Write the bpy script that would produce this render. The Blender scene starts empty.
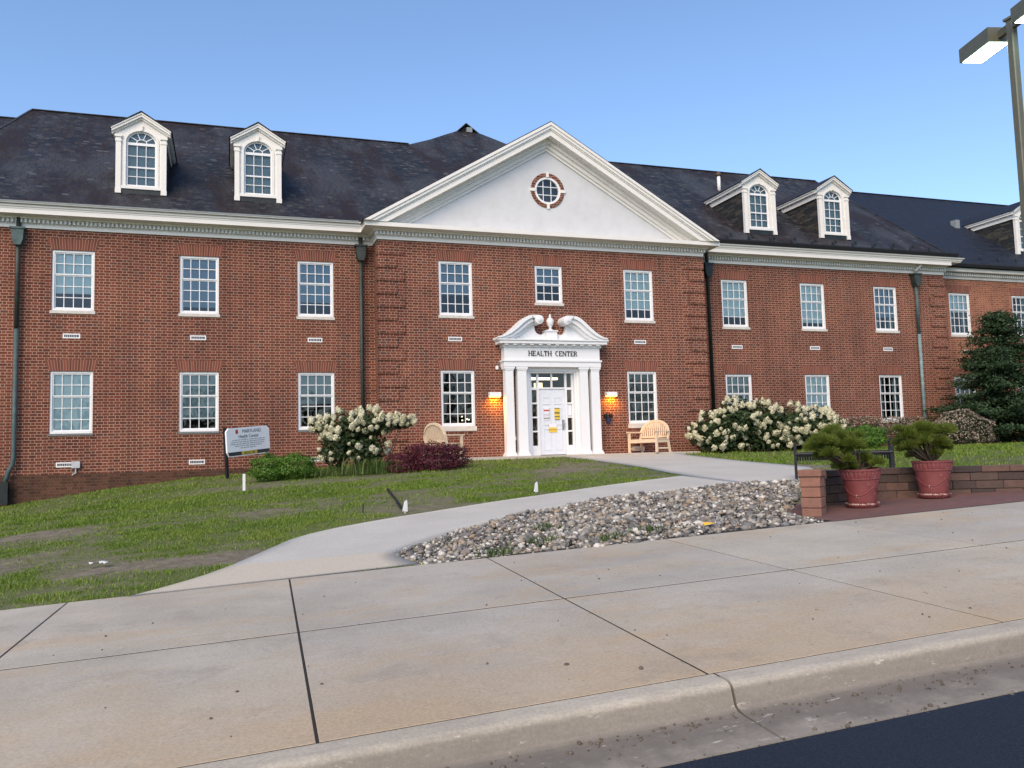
import bpy, math, random
import numpy as np
from mathutils import Vector, Matrix
random.seed(7)
RNG = np.random.default_rng(11)
R = math.radians
SC = bpy.context.scene
COL = SC.collection

# ------------------------------------------------------------------ camera, sky, sun, exposure
cam_d = bpy.data.cameras.new('camera')
cam_d.sensor_width = 36.0
cam_d.lens = 850.0 / 1024.0 * 36.0
cam_d.clip_start = 0.1
cam_d.clip_end = 3000.0
cam = bpy.data.objects.new('camera', cam_d)
COL.objects.link(cam)
_yaw, _pit, _rol = R(18.53), R(4.839), R(-1.583)
_f = Vector((math.sin(_yaw) * math.cos(_pit), math.cos(_yaw) * math.cos(_pit), math.sin(_pit)))
_r = Vector((math.cos(_yaw), -math.sin(_yaw), 0))
_u = _r.cross(_f)
_r2 = _r * math.cos(_rol) + _u * math.sin(_rol)
_u2 = -_r * math.sin(_rol) + _u * math.cos(_rol)
cam.matrix_world = Matrix(((_r2.x, _u2.x, -_f.x, 0), (_r2.y, _u2.y, -_f.y, 0), (_r2.z, _u2.z, -_f.z, 0), (0, 0, 0, 1)))
SC.camera = cam

SUN_AZ, SUN_EL = R(218), R(40)
world = bpy.data.worlds.new('World')
SC.world = world
world.use_nodes = True
_nt = world.node_tree
_sky = _nt.nodes.new('ShaderNodeTexSky')
_sky.sky_type = 'NISHITA'
_sky.sun_disc = False
_sky.sun_elevation = SUN_EL
_sky.sun_rotation = SUN_AZ
_sky.altitude = 0
_sky.air_density = 1.0
_sky.dust_density = 0.7
_sky.ozone_density = 4.0
_bg = _nt.nodes['Background']
_nt.links.new(_sky.outputs[0], _bg.inputs[0])
_bg.inputs[1].default_value = 0.091
sun_d = bpy.data.lights.new('sun', 'SUN')
sun_d.energy = 1.4
sun_d.angle = R(45)
sun_d.color = (1.0, 0.78, 0.54)
sun = bpy.data.objects.new('sun', sun_d)
COL.objects.link(sun)
_sd = Vector((math.sin(SUN_AZ) * math.cos(SUN_EL), math.cos(SUN_AZ) * math.cos(SUN_EL), math.sin(SUN_EL)))
sun.rotation_euler = (-_sd).to_track_quat('-Z', 'Y').to_euler()
sun.location = (-20, -20, 20)
VS = SC.view_settings
VS.view_transform = 'Standard'
VS.look = 'None'
VS.gamma = 1.0
VS.use_curve_mapping = False
VS.exposure = 1.38

# ------------------------------------------------------------------ material helpers
def new_mat(name):
    m = bpy.data.materials.new(name)
    m.use_nodes = True
    nt = m.node_tree
    b = nt.nodes['Principled BSDF']
    return m, nt, b

class N:
    """small node-graph helper"""
    def __init__(s, nt): s.nt = nt
    def node(s, t, **k):
        n = s.nt.nodes.new(t)
        for a, v in k.items(): setattr(n, a, v)
        return n
    def put(s, sock, v):
        if hasattr(v, 'is_output') or isinstance(v, bpy.types.NodeSocket): s.nt.links.new(v, sock)
        else: sock.default_value = v
    def math(s, op, a, b=0.0, c=None):
        n = s.node('ShaderNodeMath', operation=op)
        s.put(n.inputs[0], a); s.put(n.inputs[1], b)
        if c is not None: s.put(n.inputs[2], c)
        return n.outputs[0]
    def pos(s): return s.node('ShaderNodeNewGeometry').outputs['Position']
    def sep(s, v):
        n = s.node('ShaderNodeSeparateXYZ'); s.put(n.inputs[0], v); return n.outputs
    def comb(s, x, y, z=0.0):
        n = s.node('ShaderNodeCombineXYZ'); s.put(n.inputs[0], x); s.put(n.inputs[1], y); s.put(n.inputs[2], z); return n.outputs[0]
    def noise(s, vec, scale, detail=3.0, rough=0.6):
        n = s.node('ShaderNodeTexNoise'); s.put(n.inputs['Vector'], vec)
        n.inputs['Scale'].default_value = scale; n.inputs['Detail'].default_value = detail; n.inputs['Roughness'].default_value = rough
        return n.outputs['Fac']
    def white(s, vec):
        n = s.node('ShaderNodeTexWhiteNoise', noise_dimensions='3D'); s.put(n.inputs['Vector'], vec); return n.outputs['Value']
    def ramp(s, fac, stops, interp='LINEAR'):
        n = s.node('ShaderNodeValToRGB'); s.put(n.inputs[0], fac)
        cr = n.color_ramp; cr.interpolation = interp
        while len(cr.elements) < len(stops): cr.elements.new(0.5)
        for e, (p, c) in zip(cr.elements, stops):
            e.position = p; e.color = (c[0], c[1], c[2], 1.0) if not isinstance(c, (int, float)) else (c, c, c, 1)
        return n.outputs[0]
    def mix(s, fac, a, b, mode='MIX'):
        n = s.node('ShaderNodeMix', data_type='RGBA', blend_type=mode)
        s.put(n.inputs[0], fac)
        s.put(n.inputs[6], a if not isinstance(a, tuple) else (*a, 1.0)); s.put(n.inputs[7], b if not isinstance(b, tuple) else (*b, 1.0))
        return n.outputs[2]
    def bump(s, h, strength=0.3, dist=0.01):
        n = s.node('ShaderNodeBump'); n.inputs['Strength'].default_value = strength; n.inputs['Distance'].default_value = dist
        s.put(n.inputs['Height'], h); return n.outputs[0]
    def island(s): return s.node('ShaderNodeNewGeometry').outputs['Random Per Island']
    def objrand(s): return s.node('ShaderNodeObjectInfo').outputs['Random']

def plain(name, col, rough=0.6, metal=0.0, var=0.12, scale=6.0, spec=0.4):
    m, nt, b = new_mat(name); n = N(nt)
    f = n.noise(n.pos(), scale, 4.0)
    c0 = tuple(max(0, c * (1 - var)) for c in col); c1 = tuple(min(1, c * (1 + var)) for c in col)
    nt.links.new(n.ramp(f, [(0.3, c0), (0.7, c1)]), b.inputs['Base Color'])
    b.inputs['Roughness'].default_value = rough; b.inputs['Metallic'].default_value = metal
    b.inputs['Specular IOR Level'].default_value = spec
    return m

def emit(name, col, strength):
    m, nt, b = new_mat(name)
    b.inputs['Base Color'].default_value = (*col, 1)
    b.inputs['Emission Color'].default_value = (*col, 1); b.inputs['Emission Strength'].default_value = strength
    return m

def mat_brick(name, ch=0.0838, ls=0.205, lh=0.105, base=None, mortar=(0.42, 0.295, 0.22), dark=0.0, soot=0.0, msize=0.0068):
    """Flemish bond from math nodes; U runs along the wall (x + y), V is height"""
    m, nt, b = new_mat(name); n = N(nt)
    p = n.pos(); x, y, z = n.sep(p)
    u0 = n.math('ADD', x, y)
    v = n.math('DIVIDE', n.math('ADD', z, 10.0), ch)
    row = n.math('FLOOR', v); fv = n.math('SUBTRACT', v, row)
    per = ls + lh
    u = n.math('DIVIDE', n.math('ADD', u0, 100.0), per)
    odd = n.math('MODULO', row, 2.0)
    u = n.math('ADD', u, n.math('MULTIPLY', odd, 0.5))
    cu = n.math('FLOOR', u); fu = n.math('SUBTRACT', u, cu)
    k = ls / per
    ishead = n.math('GREATER_THAN', fu, k)
    # distance (metres) to the nearest vertical joint
    d0 = n.math('MULTIPLY', fu, per)
    d1 = n.math('ABSOLUTE', n.math('MULTIPLY', n.math('SUBTRACT', fu, k), per))
    d2 = n.math('MULTIPLY', n.math('SUBTRACT', 1.0, fu), per)
    du = n.math('MINIMUM', n.math('MINIMUM', d0, d1), d2)
    dv = n.math('MULTIPLY', n.math('MINIMUM', fv, n.math('SUBTRACT', 1.0, fv)), ch)
    d = n.math('MINIMUM', du, dv)
    wob = n.math('MULTIPLY', n.math('SUBTRACT', n.noise(p, 35.0, 2.0), 0.5), 0.006)
    d = n.math('ADD', d, wob)
    mm = n.node('ShaderNodeMapRange'); n.put(mm.inputs[0], d); mm.inputs[1].default_value = msize * 0.7; mm.inputs[2].default_value = msize * 1.3
    face = mm.outputs[0]
    cell = n.comb(n.math('ADD', n.math('MULTIPLY', cu, 2.0), ishead), row, 3.0)
    rnd = n.white(cell)
    big = n.noise(p, 0.55, 3.0)
    rr = n.math('ADD', n.math('MULTIPLY', rnd, 0.75), n.math('MULTIPLY', big, 0.25))
    if base is None:
        base = [(0.08, (0.085, 0.032, 0.025)), (0.22, (0.122, 0.038, 0.027)), (0.5, (0.158, 0.046, 0.030)), (0.78, (0.188, 0.056, 0.036)), (0.95, (0.135, 0.042, 0.030))]
    bc = n.ramp(rr, base)
    # flared dark headers in loose clusters
    clus = n.noise(p, 1.3, 2.0)
    dk = n.math('MULTIPLY', n.math('GREATER_THAN', n.math('ADD', n.math('MULTIPLY', rnd, 0.5), clus), 1.01 - dark), 0.6)
    bc = n.mix(dk, bc, (0.075, 0.05, 0.048))
    grain = n.noise(p, 90.0, 3.0)
    bc = n.mix(0.35, bc, n.ramp(grain, [(0.3, (0.55, 0.55, 0.55)), (0.7, (1.25, 1.25, 1.25))]), 'MULTIPLY')
    mc = n.mix(n.noise(p, 2.0, 4.0), tuple(c * 0.72 for c in mortar), tuple(c * 1.25 for c in mortar))
    col = n.mix(face, mc, bc)
    if soot:
        col = n.mix(soot, col, (0.05, 0.035, 0.025))
    streak = n.noise(n.comb(n.math('MULTIPLY', u0, 1.6), n.math('MULTIPLY', z, 0.25), 0.0), 1.2, 6.0, 0.65)
    col = n.mix(0.75, col, n.ramp(streak, [(0.3, (0.66, 0.66, 0.68)), (0.62, (1.1, 1.07, 1.03))]), 'MULTIPLY')
    blot = n.noise(n.comb(u0, z, 4.0), 0.35, 6.0, 0.65)
    col = n.mix(0.6, col, n.ramp(blot, [(0.35, (0.75, 0.73, 0.74)), (0.6, (1.06, 1.05, 1.04))]), 'MULTIPLY')
    nt.links.new(col, b.inputs['Base Color'])
    b.inputs['Roughness'].default_value = 0.9; b.inputs['Specular IOR Level'].default_value = 0.2
    h = n.math('ADD', n.math('MULTIPLY', face, 1.0), n.math('MULTIPLY', grain, 0.25))
    nt.links.new(n.bump(h, 0.6, 0.008), b.inputs['Normal'])
    return m

def mat_lintel():
    m, nt, b = new_mat('jack_arch_brick'); n = N(nt)
    # object space: arch fans out from the local origin below
    tc = n.node('ShaderNodeTexCoord').outputs['Object']; x, y, z = n.sep(tc)
    t = n.math('DIVIDE', x, n.math('ADD', z, 1.3))           # slope of the radial joint
    q = n.math('MULTIPLY', t, 44.0)
    c = n.math('FLOOR', q); f = n.math('SUBTRACT', q, c)
    d = n.math('MINIMUM', f, n.math('SUBTRACT', 1.0, f))
    mm = n.node('ShaderNodeMapRange'); n.put(mm.inputs[0], d); mm.inputs[1].default_value = 0.05; mm.inputs[2].default_value = 0.16
    rnd = n.white(n.comb(c, n.objrand(), 0.0))
    bc = n.ramp(rnd, [(0.0, (0.12, 0.037, 0.026)), (0.5, (0.18, 0.050, 0.032)), (1.0, (0.22, 0.064, 0.039))])
    bc = n.mix(0.3, bc, n.ramp(n.noise(n.pos(), 60.0), [(0.3, (0.6, 0.6, 0.6)), (0.7, (1.2, 1.2, 1.2))]), 'MULTIPLY')
    col = n.mix(mm.outputs[0], (0.30, 0.18, 0.125), bc)
    nt.links.new(col, b.inputs['Base Color']); b.inputs['Roughness'].default_value = 0.9
    nt.links.new(n.bump(mm.outputs[0], 0.5, 0.008), b.inputs['Normal'])
    return m

def mat_slate(name, cols, rowh=0.19, wid=0.28, patch=True):
    m, nt, b = new_mat(name); n = N(nt)
    p = n.pos(); x, y, z = n.sep(p)
    s = n.math('MULTIPLY', n.math('ADD', z, 5.0), 1.67 / rowh)
    row = n.math('FLOOR', s); fs = n.math('SUBTRACT', s, row)
    u = n.math('ADD', n.math('DIVIDE', n.math('ADD', n.math('ADD', x, n.math('MULTIPLY', y, 0.3)), 100.0), wid), n.math('MULTIPLY', n.white(n.comb(row, 0.0, 1.0)), 0.9))
    c = n.math('FLOOR', u); fu = n.math('SUBTRACT', u, c)
    rnd = n.white(n.comb(c, row, 0.0))
    bc = n.ramp(rnd, cols)
    if patch:
        big = n.noise(n.comb(n.math('MULTIPLY', x, 1.0), n.math('MULTIPLY', z, 0.35), 0.0), 0.62, 6.0, 0.7)
        bc = n.mix(n.ramp(big, [(0.44, 0.0), (0.56, 0.9)]), bc, (0.022, 0.014, 0.014))
        big2 = n.noise(n.comb(n.math('ADD', x, 31.0), n.math('MULTIPLY', z, 0.8), 5.0), 0.6, 4.0)
        bc = n.mix(n.ramp(big2, [(0.48, 0.0), (0.62, 0.7)]), bc, (0.052, 0.058, 0.068))
        fleck = n.math('GREATER_THAN', n.white(n.comb(c, row, 7.0)), 0.972)
        bc = n.mix(n.math('MULTIPLY', fleck, n.math('MULTIPLY', n.white(n.comb(c, row, 9.0)), .7)), bc, (0.10, 0.105, 0.115))
    edge = n.math('MINIMUM', n.math('MULTIPLY', fs, rowh), n.math('MULTIPLY', n.math('MINIMUM', fu, n.math('SUBTRACT', 1.0, fu)), wid))
    mm = n.node('ShaderNodeMapRange'); n.put(mm.inputs[0], edge); mm.inputs[1].default_value = 0.002; mm.inputs[2].default_value = 0.022
    bc = n.mix(mm.outputs[0], n.mix(0.6, bc, (0.008, 0.008, 0.01)), bc)
    nt.links.new(bc, b.inputs['Base Color'])
    nt.links.new(n.ramp(rnd, [(0.0, 0.5), (1.0, 0.8)]), b.inputs['Roughness'])
    b.inputs['Specular IOR Level'].default_value = 0.18
    h = n.math('ADD', n.math('SUBTRACT', 1.0, fs), n.math('MULTIPLY', rnd, 0.5))
    nt.links.new(n.bump(h, 0.7, 0.02), b.inputs['Normal'])
    return m

def mat_paint(name, col=(0.73, 0.715, 0.68), dirt=0.16):
    m, nt, b = new_mat(name); n = N(nt)
    p = n.pos(); x, y, z = n.sep(p)
    f = n.noise(n.comb(n.math('MULTIPLY', x, 1.0), y, n.math('MULTIPLY', z, 0.9)), 2.5, 6.0, 0.65)
    c = n.mix(n.ramp(f, [(0.45, 0.0), (0.75, dirt)]), col, (col[0] * 0.62, col[1] * 0.58, col[2] * 0.5))
    nt.links.new(c, b.inputs['Base Color']); b.inputs['Roughness'].default_value = 0.5
    nt.links.new(n.bump(n.noise(p, 40.0), 0.06, 0.01), b.inputs['Normal'])
    return m

def mat_concrete(name, c0, c1, stain=None, kerb=False, apron=None):
    m, nt, b = new_mat(name); n = N(nt)
    p = n.pos(); x, y, z = n.sep(p)
    big = n.noise(p, 0.7, 6.0, 0.65)
    c = n.ramp(big, [(0.3, c0), (0.7, c1)])
    isl = n.island()
    c = n.mix(1.0, c, n.ramp(isl, [(0.0, (0.93, 0.93, 0.95)), (1.0, (1.05, 1.04, 1.02))]), 'MULTIPLY')
    if apron:
        # the newer, sandier pour where the path meets the pavement
        ap = n.math('LESS_THAN', n.math('ADD', y, n.math('MULTIPLY', n.noise(p, 3.0, 3.0), 0.05)), n.math('ADD', 10.55, n.math('MULTIPLY', x, -0.16)))
        c = n.mix(ap, c, apron)
    if stain:
        # tan clay wash that has run towards the kerb, broken up by noise
        w = n.node('ShaderNodeMapRange'); n.put(w.inputs[0], n.math('ADD', y, n.math('MULTIPLY', n.noise(p, 0.8, 5.0), 3.2)))
        w.inputs[1].default_value = 5.6; w.inputs[2].default_value = 7.8; w.inputs[3].default_value = 0.75; w.inputs[4].default_value = 0.0
        c = n.mix(w.outputs[0], c, stain)
        w2 = n.ramp(n.noise(n.comb(n.math('MULTIPLY', x, 0.5), n.math('MULTIPLY', y, 1.3), 3.0), 1.1, 6.0, 0.7), [(0.48, 0.0), (0.66, 0.6)])
        c = n.mix(w2, c, stain)
        w3 = n.ramp(n.noise(n.comb(n.math('MULTIPLY', x, 0.8), n.math('MULTIPLY', y, 1.7), 9.0), 1.6, 8.0, 0.78), [(0.55, 0.0), (0.72, 0.32)])
        c = n.mix(w3, c, (0.50, 0.485, 0.465))
        w4 = n.ramp(n.noise(p, 1.7, 7.0, 0.75), [(0.54, 0.0), (0.72, 0.42)])
        c = n.mix(w4, c, (0.20, 0.18, 0.16))
    fine = n.noise(p, 55.0, 6.0, 0.8)
    c = n.mix(0.8, c, n.ramp(fine, [(0.28, (0.62, 0.62, 0.61)), (0.72, (1.25, 1.25, 1.25))]), 'MULTIPLY')
    pits = n.noise(p, 240.0, 2.0)
    c = n.mix(n.ramp(pits, [(0.66, 0.0), (0.74, 0.5)]), c, (0.13, 0.115, 0.10))
    spot = n.node('ShaderNodeTexVoronoi'); n.put(spot.inputs['Vector'], p); spot.inputs['Scale'].default_value = 4.5
    sz = n.ramp(spot.outputs['Distance'], [(0.03, 0.7), (0.07, 0.0)])
    c = n.mix(n.math('MULTIPLY', sz, 0.6), c, (0.12, 0.105, 0.095))
    if kerb:
        tr = n.ramp(n.noise(n.comb(n.math('MULTIPLY', x, 2.0), n.math('MULTIPLY', y, 9.0), n.math('MULTIPLY', z, 14.0)), 1.6, 7.0, 0.75), [(0.47, 0.0), (0.66, 0.3)])
        c = n.mix(tr, c, (0.19, 0.17, 0.15))
        # painted shade and road grime on the face, grime in the gutter angle
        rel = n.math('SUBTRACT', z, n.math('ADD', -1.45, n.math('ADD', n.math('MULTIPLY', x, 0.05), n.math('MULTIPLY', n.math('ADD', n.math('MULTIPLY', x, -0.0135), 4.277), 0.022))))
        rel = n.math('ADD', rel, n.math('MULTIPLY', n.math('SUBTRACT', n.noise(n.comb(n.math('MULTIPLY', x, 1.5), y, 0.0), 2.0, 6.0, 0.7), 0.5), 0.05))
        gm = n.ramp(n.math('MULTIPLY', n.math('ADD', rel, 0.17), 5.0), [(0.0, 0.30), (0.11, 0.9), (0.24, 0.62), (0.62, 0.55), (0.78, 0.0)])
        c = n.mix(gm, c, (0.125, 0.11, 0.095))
        chip = n.ramp(n.noise(n.comb(n.math('MULTIPLY', x, 6.0), n.math('MULTIPLY', y, 20.0), n.math('MULTIPLY', z, 20.0)), 1.0, 5.0, 0.8), [(0.62, 0.0), (0.68, 0.8)])
        c = n.mix(chip, c, (0.50, 0.46, 0.40))
    nt.links.new(c, b.inputs['Base Color']); b.inputs['Roughness'].default_value = 0.85; b.inputs['Specular IOR Level'].default_value = 0.3
    nt.links.new(n.bump(n.math('ADD', fine, n.math('MULTIPLY', n.noise(p, 14.0, 4.0), 1.2)), 0.35, 0.006), b.inputs['Normal'])
    return m

def mat_asphalt():
    m, nt, b = new_mat('asphalt'); n = N(nt); p = n.pos()
    v = n.node('ShaderNodeTexVoronoi'); n.put(v.inputs['Vector'], p); v.inputs['Scale'].default_value = 75.0
    c = n.ramp(v.outputs['Distance'], [(0.0, (0.040, 0.055, 0.090)), (0.3, (0.010, 0.018, 0.034)), (0.5, (0.005, 0.009, 0.018))])
    c = n.mix(n.noise(p, 1.1, 5.0), c, (0.010, 0.017, 0.031))
    nt.links.new(c, b.inputs['Base Color']); b.inputs['Roughness'].default_value = 0.7; b.inputs['Specular IOR Level'].default_value = 0.3
    nt.links.new(n.bump(n.math('ADD', v.outputs['Distance'], n.noise(p, 60.0)), 0.8, 0.008), b.inputs['Normal'])
    return m

def mat_leaf(name, cols, rough=0.55, trans=0.25, clump=2.0, clump_amt=0.5):
    m, nt, b = new_mat(name); n = N(nt)
    f = n.math('ADD', n.math('MULTIPLY', n.island(), 1.0 - clump_amt), n.math('MULTIPLY', n.noise(n.pos(), clump, 3.0), clump_amt))
    k = len(cols) - 1
    c = n.ramp(f, [(0.15 + 0.7 * i / k, cc) for i, cc in enumerate(cols)])
    nt.links.new(c, b.inputs['Base Color']); b.inputs['Roughness'].default_value = rough; b.inputs['Specular IOR Level'].default_value = 0.3
    tr = n.node('ShaderNodeBsdfTranslucent'); nt.links.new(c, tr.inputs[0])
    mx = n.node('ShaderNodeMixShader'); mx.inputs[0].default_value = trans
    nt.links.new(b.outputs[0], mx.inputs[1]); nt.links.new(tr.outputs[0], mx.inputs[2])
    nt.links.new(mx.outputs[0], nt.nodes['Material Output'].inputs[0])
    return m

def mat_glass(name, ior=2.1, tint=(0.82, 0.9, 0.92)):
    m, nt, b = new_mat(name); n = N(nt)
    nt.nodes.remove(b)
    t = n.node('ShaderNodeBsdfTransparent'); t.inputs[0].default_value = (*tint, 1)
    g = n.node('ShaderNodeBsdfGlossy'); g.inputs['Roughness'].default_value = 0.02; g.inputs[0].default_value = (0.95, 0.97, 1.0, 1)
    nb = n.bump(n.noise(n.pos(), 1.7, 1.0), 0.05, 0.05); nt.links.new(nb, g.inputs['Normal'])
    fr = n.node('ShaderNodeFresnel'); fr.inputs[0].default_value = ior
    mx = n.node('ShaderNodeMixShader'); nt.links.new(fr.outputs[0], mx.inputs[0])
    nt.links.new(t.outputs[0], mx.inputs[1]); nt.links.new(g.outputs[0], mx.inputs[2])
    nt.links.new(mx.outputs[0], nt.nodes['Material Output'].inputs[0])
    return m

def mat_blind(name, col, pitch=0.03):
    m, nt, b = new_mat(name); n = N(nt)
    x, y, z = n.sep(n.pos())
    f = n.math('FRACT', n.math('DIVIDE', n.math('ADD', z, 10.0), pitch))
    c = n.ramp(f, [(0.0, tuple(k * 0.72 for k in col)), (0.3, col), (1.0, col)])
    nt.links.new(c, b.inputs['Base Color']); b.inputs['Roughness'].default_value = 0.7
    return m

M = {}
M['brick'] = mat_brick('red_brick')
M['brick_far'] = mat_brick('newer_red_brick', base=[(0.1, (0.19, 0.068, 0.04)), (0.5, (0.27, 0.092, 0.052)), (0.9, (0.31, 0.115, 0.065))], dark=-0.08)
M['brick_base'] = mat_brick('stained_base_brick', base=[(0.1, (0.06, 0.032, 0.023)), (0.5, (0.095, 0.046, 0.030)), (0.9, (0.13, 0.062, 0.042))], mortar=(0.12, 0.08, 0.058), dark=0.0)
M['lintel'] = mat_lintel()
M['slate'] = mat_slate('old_slate', [(0.0, (0.008, 0.009, 0.012)), (0.3, (0.018, 0.020, 0.025)), (0.7, (0.029, 0.031, 0.037)), (0.93, (0.042, 0.045, 0.051)), (1.0, (0.066, 0.070, 0.076))], rowh=0.13, wid=0.20)
M['slate_cheek'] = mat_slate('dormer_side_slate', [(0.0, (0.018, 0.020, 0.021)), (0.5, (0.035, 0.036, 0.034)), (1.0, (0.065, 0.06, 0.048))], rowh=0.12, wid=0.17, patch=False)
M['shingle'] = mat_slate('newer_shingle', [(0.0, (0.010, 0.014, 0.024)), (0.5, (0.015, 0.020, 0.033)), (1.0, (0.020, 0.026, 0.040))], rowh=0.14, patch=False)
M['paint'] = mat_paint('white_trim_paint')
M['paint_clean'] = mat_paint('white_portico_paint', (0.74, 0.75, 0.76), 0.08)
M['stucco'] = mat_paint('white_stucco', (0.575, 0.585, 0.60), 0.25)
M['vinyl'] = plain('white_window_frame', (0.74, 0.75, 0.76), 0.4, var=0.04)
M['stone'] = plain('pale_stone_sill', (0.55, 0.52, 0.47), 0.8, var=0.15, scale=12)
M['stone_dark'] = plain('grey_slate_sill', (0.16, 0.17, 0.17), 0.7, var=0.2, scale=12)
M['glass'] = mat_glass('window_glass', 1.62)
M['glass_door'] = mat_glass('entrance_glass', 1.6, (0.9, 0.9, 0.88))
M['blind'] = mat_blind('pale_blind', (0.70, 0.80, 0.78))
M['blind_grey'] = mat_blind('grey_blind', (0.30, 0.37, 0.36))
M['sky_blind'] = mat_blind('slate_blue_blind', (0.25, 0.35, 0.43))
M['curtain'] = plain('dim_curtain', (0.16, 0.165, 0.15), 0.9, var=0.35, scale=9)
M['interior'] = plain('dim_interior', (0.13, 0.125, 0.11), 0.9, var=0.2)
M['copper_pale'] = plain('pale_verdigris', (0.16, 0.24, 0.25), 0.6, var=0.3, scale=5)
M['copper_green'] = plain('weathered_copper', (0.055, 0.092, 0.096), 0.6, var=0.35, scale=5)
M['copper_dark'] = plain('dark_patina_copper', (0.030, 0.040, 0.036), 0.5, var=0.4, scale=5)
M['black_green'] = plain('blackened_copper', (0.014, 0.019, 0.019), 0.45, var=0.4, scale=5)
M['gutter_dark'] = plain('black_gutter', (0.014, 0.013, 0.016), 0.5)
M['lead'] = plain('grey_flashing', (0.22, 0.25, 0.26), 0.5)
M['vent_dark'] = plain('vent_slot', (0.03, 0.03, 0.032), 0.7)
M['letter'] = plain('black_lettering', (0.03, 0.03, 0.032), 0.5)
M['wood'] = plain('pale_teak', (0.66, 0.53, 0.385), 0.7, var=0.12, scale=14)
M['black_metal'] = plain('black_steel', (0.008, 0.009, 0.014), 0.5, var=0.2, spec=0.35)
M['bronze'] = plain('bronze_pole_paint', (0.105, 0.105, 0.075), 0.4, var=0.1)
M['terracotta'] = None
M['pave'] = mat_concrete('pavement_concrete', (0.33, 0.312, 0.268), (0.46, 0.435, 0.375), stain=(0.43, 0.325, 0.205))
M['path'] = mat_concrete('path_concrete', (0.42, 0.413, 0.38), (0.51, 0.502, 0.465), apron=(0.50, 0.455, 0.375))
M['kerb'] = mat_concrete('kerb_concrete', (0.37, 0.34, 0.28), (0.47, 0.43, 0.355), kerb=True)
M['slab'] = mat_concrete('entrance_slab', (0.48, 0.42, 0.36), (0.56, 0.50, 0.43))
M['asphalt'] = mat_asphalt()

# ------------------------------------------------------------------ mesh helpers
class MB:
    def __init__(s): s.v = []; s.f = []
    def add(s, vs, fs):
        o = len(s.v); s.v += [tuple(map(float, v)) for v in vs]; s.f += [tuple(i + o for i in f) for f in fs]; return s
    def box(s, x0, x1, y0, y1, z0, z1):
        return s.add([(x0, y0, z0), (x1, y0, z0), (x1, y1, z0), (x0, y1, z0), (x0, y0, z1), (x1, y0, z1), (x1, y1, z1), (x0, y1, z1)],
                     [(0, 3, 2, 1), (4, 5, 6, 7), (0, 1, 5, 4), (1, 2, 6, 5), (2, 3, 7, 6), (3, 0, 4, 7)])
    def quad(s, a, b, c, d): return s.add([a, b, c, d], [(0, 1, 2, 3)])
    def prism(s, poly, y0, y1):                     # polygon in x,z pulled along y
        n = len(poly)
        vs = [(x, y0, z) for x, z in poly] + [(x, y1, z) for x, z in poly]
        fs = [tuple(range(n)), tuple(range(2 * n - 1, n - 1, -1))] + [(i, i + n, (i + 1) % n + n, (i + 1) % n) for i in range(n)]
        return s.add(vs, fs)
    def prism_z(s, poly, z0, z1):
        n = len(poly)
        vs = [(x, y, z0) for x, y in poly] + [(x, y, z1) for x, y in poly]
        fs = [tuple(range(n - 1, -1, -1)), tuple(range(n, 2 * n))] + [(i, (i + 1) % n, (i + 1) % n + n, i + n) for i in range(n)]
        return s.add(vs, fs)
    def prism_x(s, poly, x0, x1):
        n = len(poly)
        vs = [(x0, y, z) for y, z in poly] + [(x1, y, z) for y, z in poly]
        fs = [tuple(range(n)), tuple(range(2 * n - 1, n - 1, -1))] + [(i, i + n, (i + 1) % n + n, (i + 1) % n) for i in range(n)]
        return s.add(vs, fs)
    def lathe(s, prof, seg=24, c=(0, 0, 0), mod=None):
        vs = []; fs = []
        n = len(prof)
        for j in range(seg):
            a = 2 * math.pi * j / seg
            for i, (r, z) in enumerate(prof):
                rr = r if mod is None else mod(r, z, a)
                vs.append((c[0] + rr * math.cos(a), c[1] + rr * math.sin(a), c[2] + z))
        for j in range(seg):
            k = (j + 1) % seg
            for i in range(n - 1): fs.append((j * n + i, k * n + i, k * n + i + 1, j * n + i + 1))
        fs.append(tuple(j * n for j in range(seg - 1, -1, -1))); fs.append(tuple(j * n + n - 1 for j in range(seg)))
        return s.add(vs, fs)
    def tube(s, pts, r, seg=8, square=False):
        pts = [Vector(p) for p in pts]; n = len(pts)
        rs = r if isinstance(r, (list, tuple)) else [r] * n
        vs = []; fs = []
        for i, p in enumerate(pts):
            t = (pts[min(i + 1, n - 1)] - pts[max(i - 1, 0)]).normalized()
            up = Vector((0, 0, 1)) if abs(t.z) < 0.9 else Vector((0, 1, 0))
            a = t.cross(up).normalized(); b = a.cross(t)
            for k in range(seg):
                an = 2 * math.pi * (k + (0.5 if square else 0)) / seg
                q = p + (a * math.cos(an) + b * math.sin(an)) * rs[i]
                vs.append(tuple(q))
        for i in range(n - 1):
            for k in range(seg):
                k2 = (k + 1) % seg
                fs.append((i * seg + k, i * seg + k2, (i + 1) * seg + k2, (i + 1) * seg + k))
        fs.append(tuple(range(seg - 1, -1, -1))); fs.append(tuple((n - 1) * seg + k for k in range(seg)))
        return s.add(vs, fs)
    def bar(s, a, b, w, h):                          # square bar between two points
        a, b = Vector(a), Vector(b); t = (b - a).normalized()
        up = Vector((0, 0, 1)) if abs(t.z) < 0.95 else Vector((0, 1, 0))
        x = t.cross(up).normalized() * (w / 2); y = x.cross(t).normalized() * (h / 2)
        vs = [a - x - y, a + x - y, a + x + y, a - x + y, b - x - y, b + x - y, b + x + y, b - x + y]
        return s.add([tuple(v) for v in vs], [(0, 3, 2, 1), (4, 5, 6, 7), (0, 1, 5, 4), (1, 2, 6, 5), (2, 3, 7, 6), (3, 0, 4, 7)])
    def mesh(s, name, mat, smooth=False):
        me = bpy.data.meshes.new(name); me.from_pydata(s.v, [], s.f)
        if mat: me.materials.append(mat)
        if smooth: me.polygons.foreach_set('use_smooth', [True] * len(me.polygons))
        me.update(); return me

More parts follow.
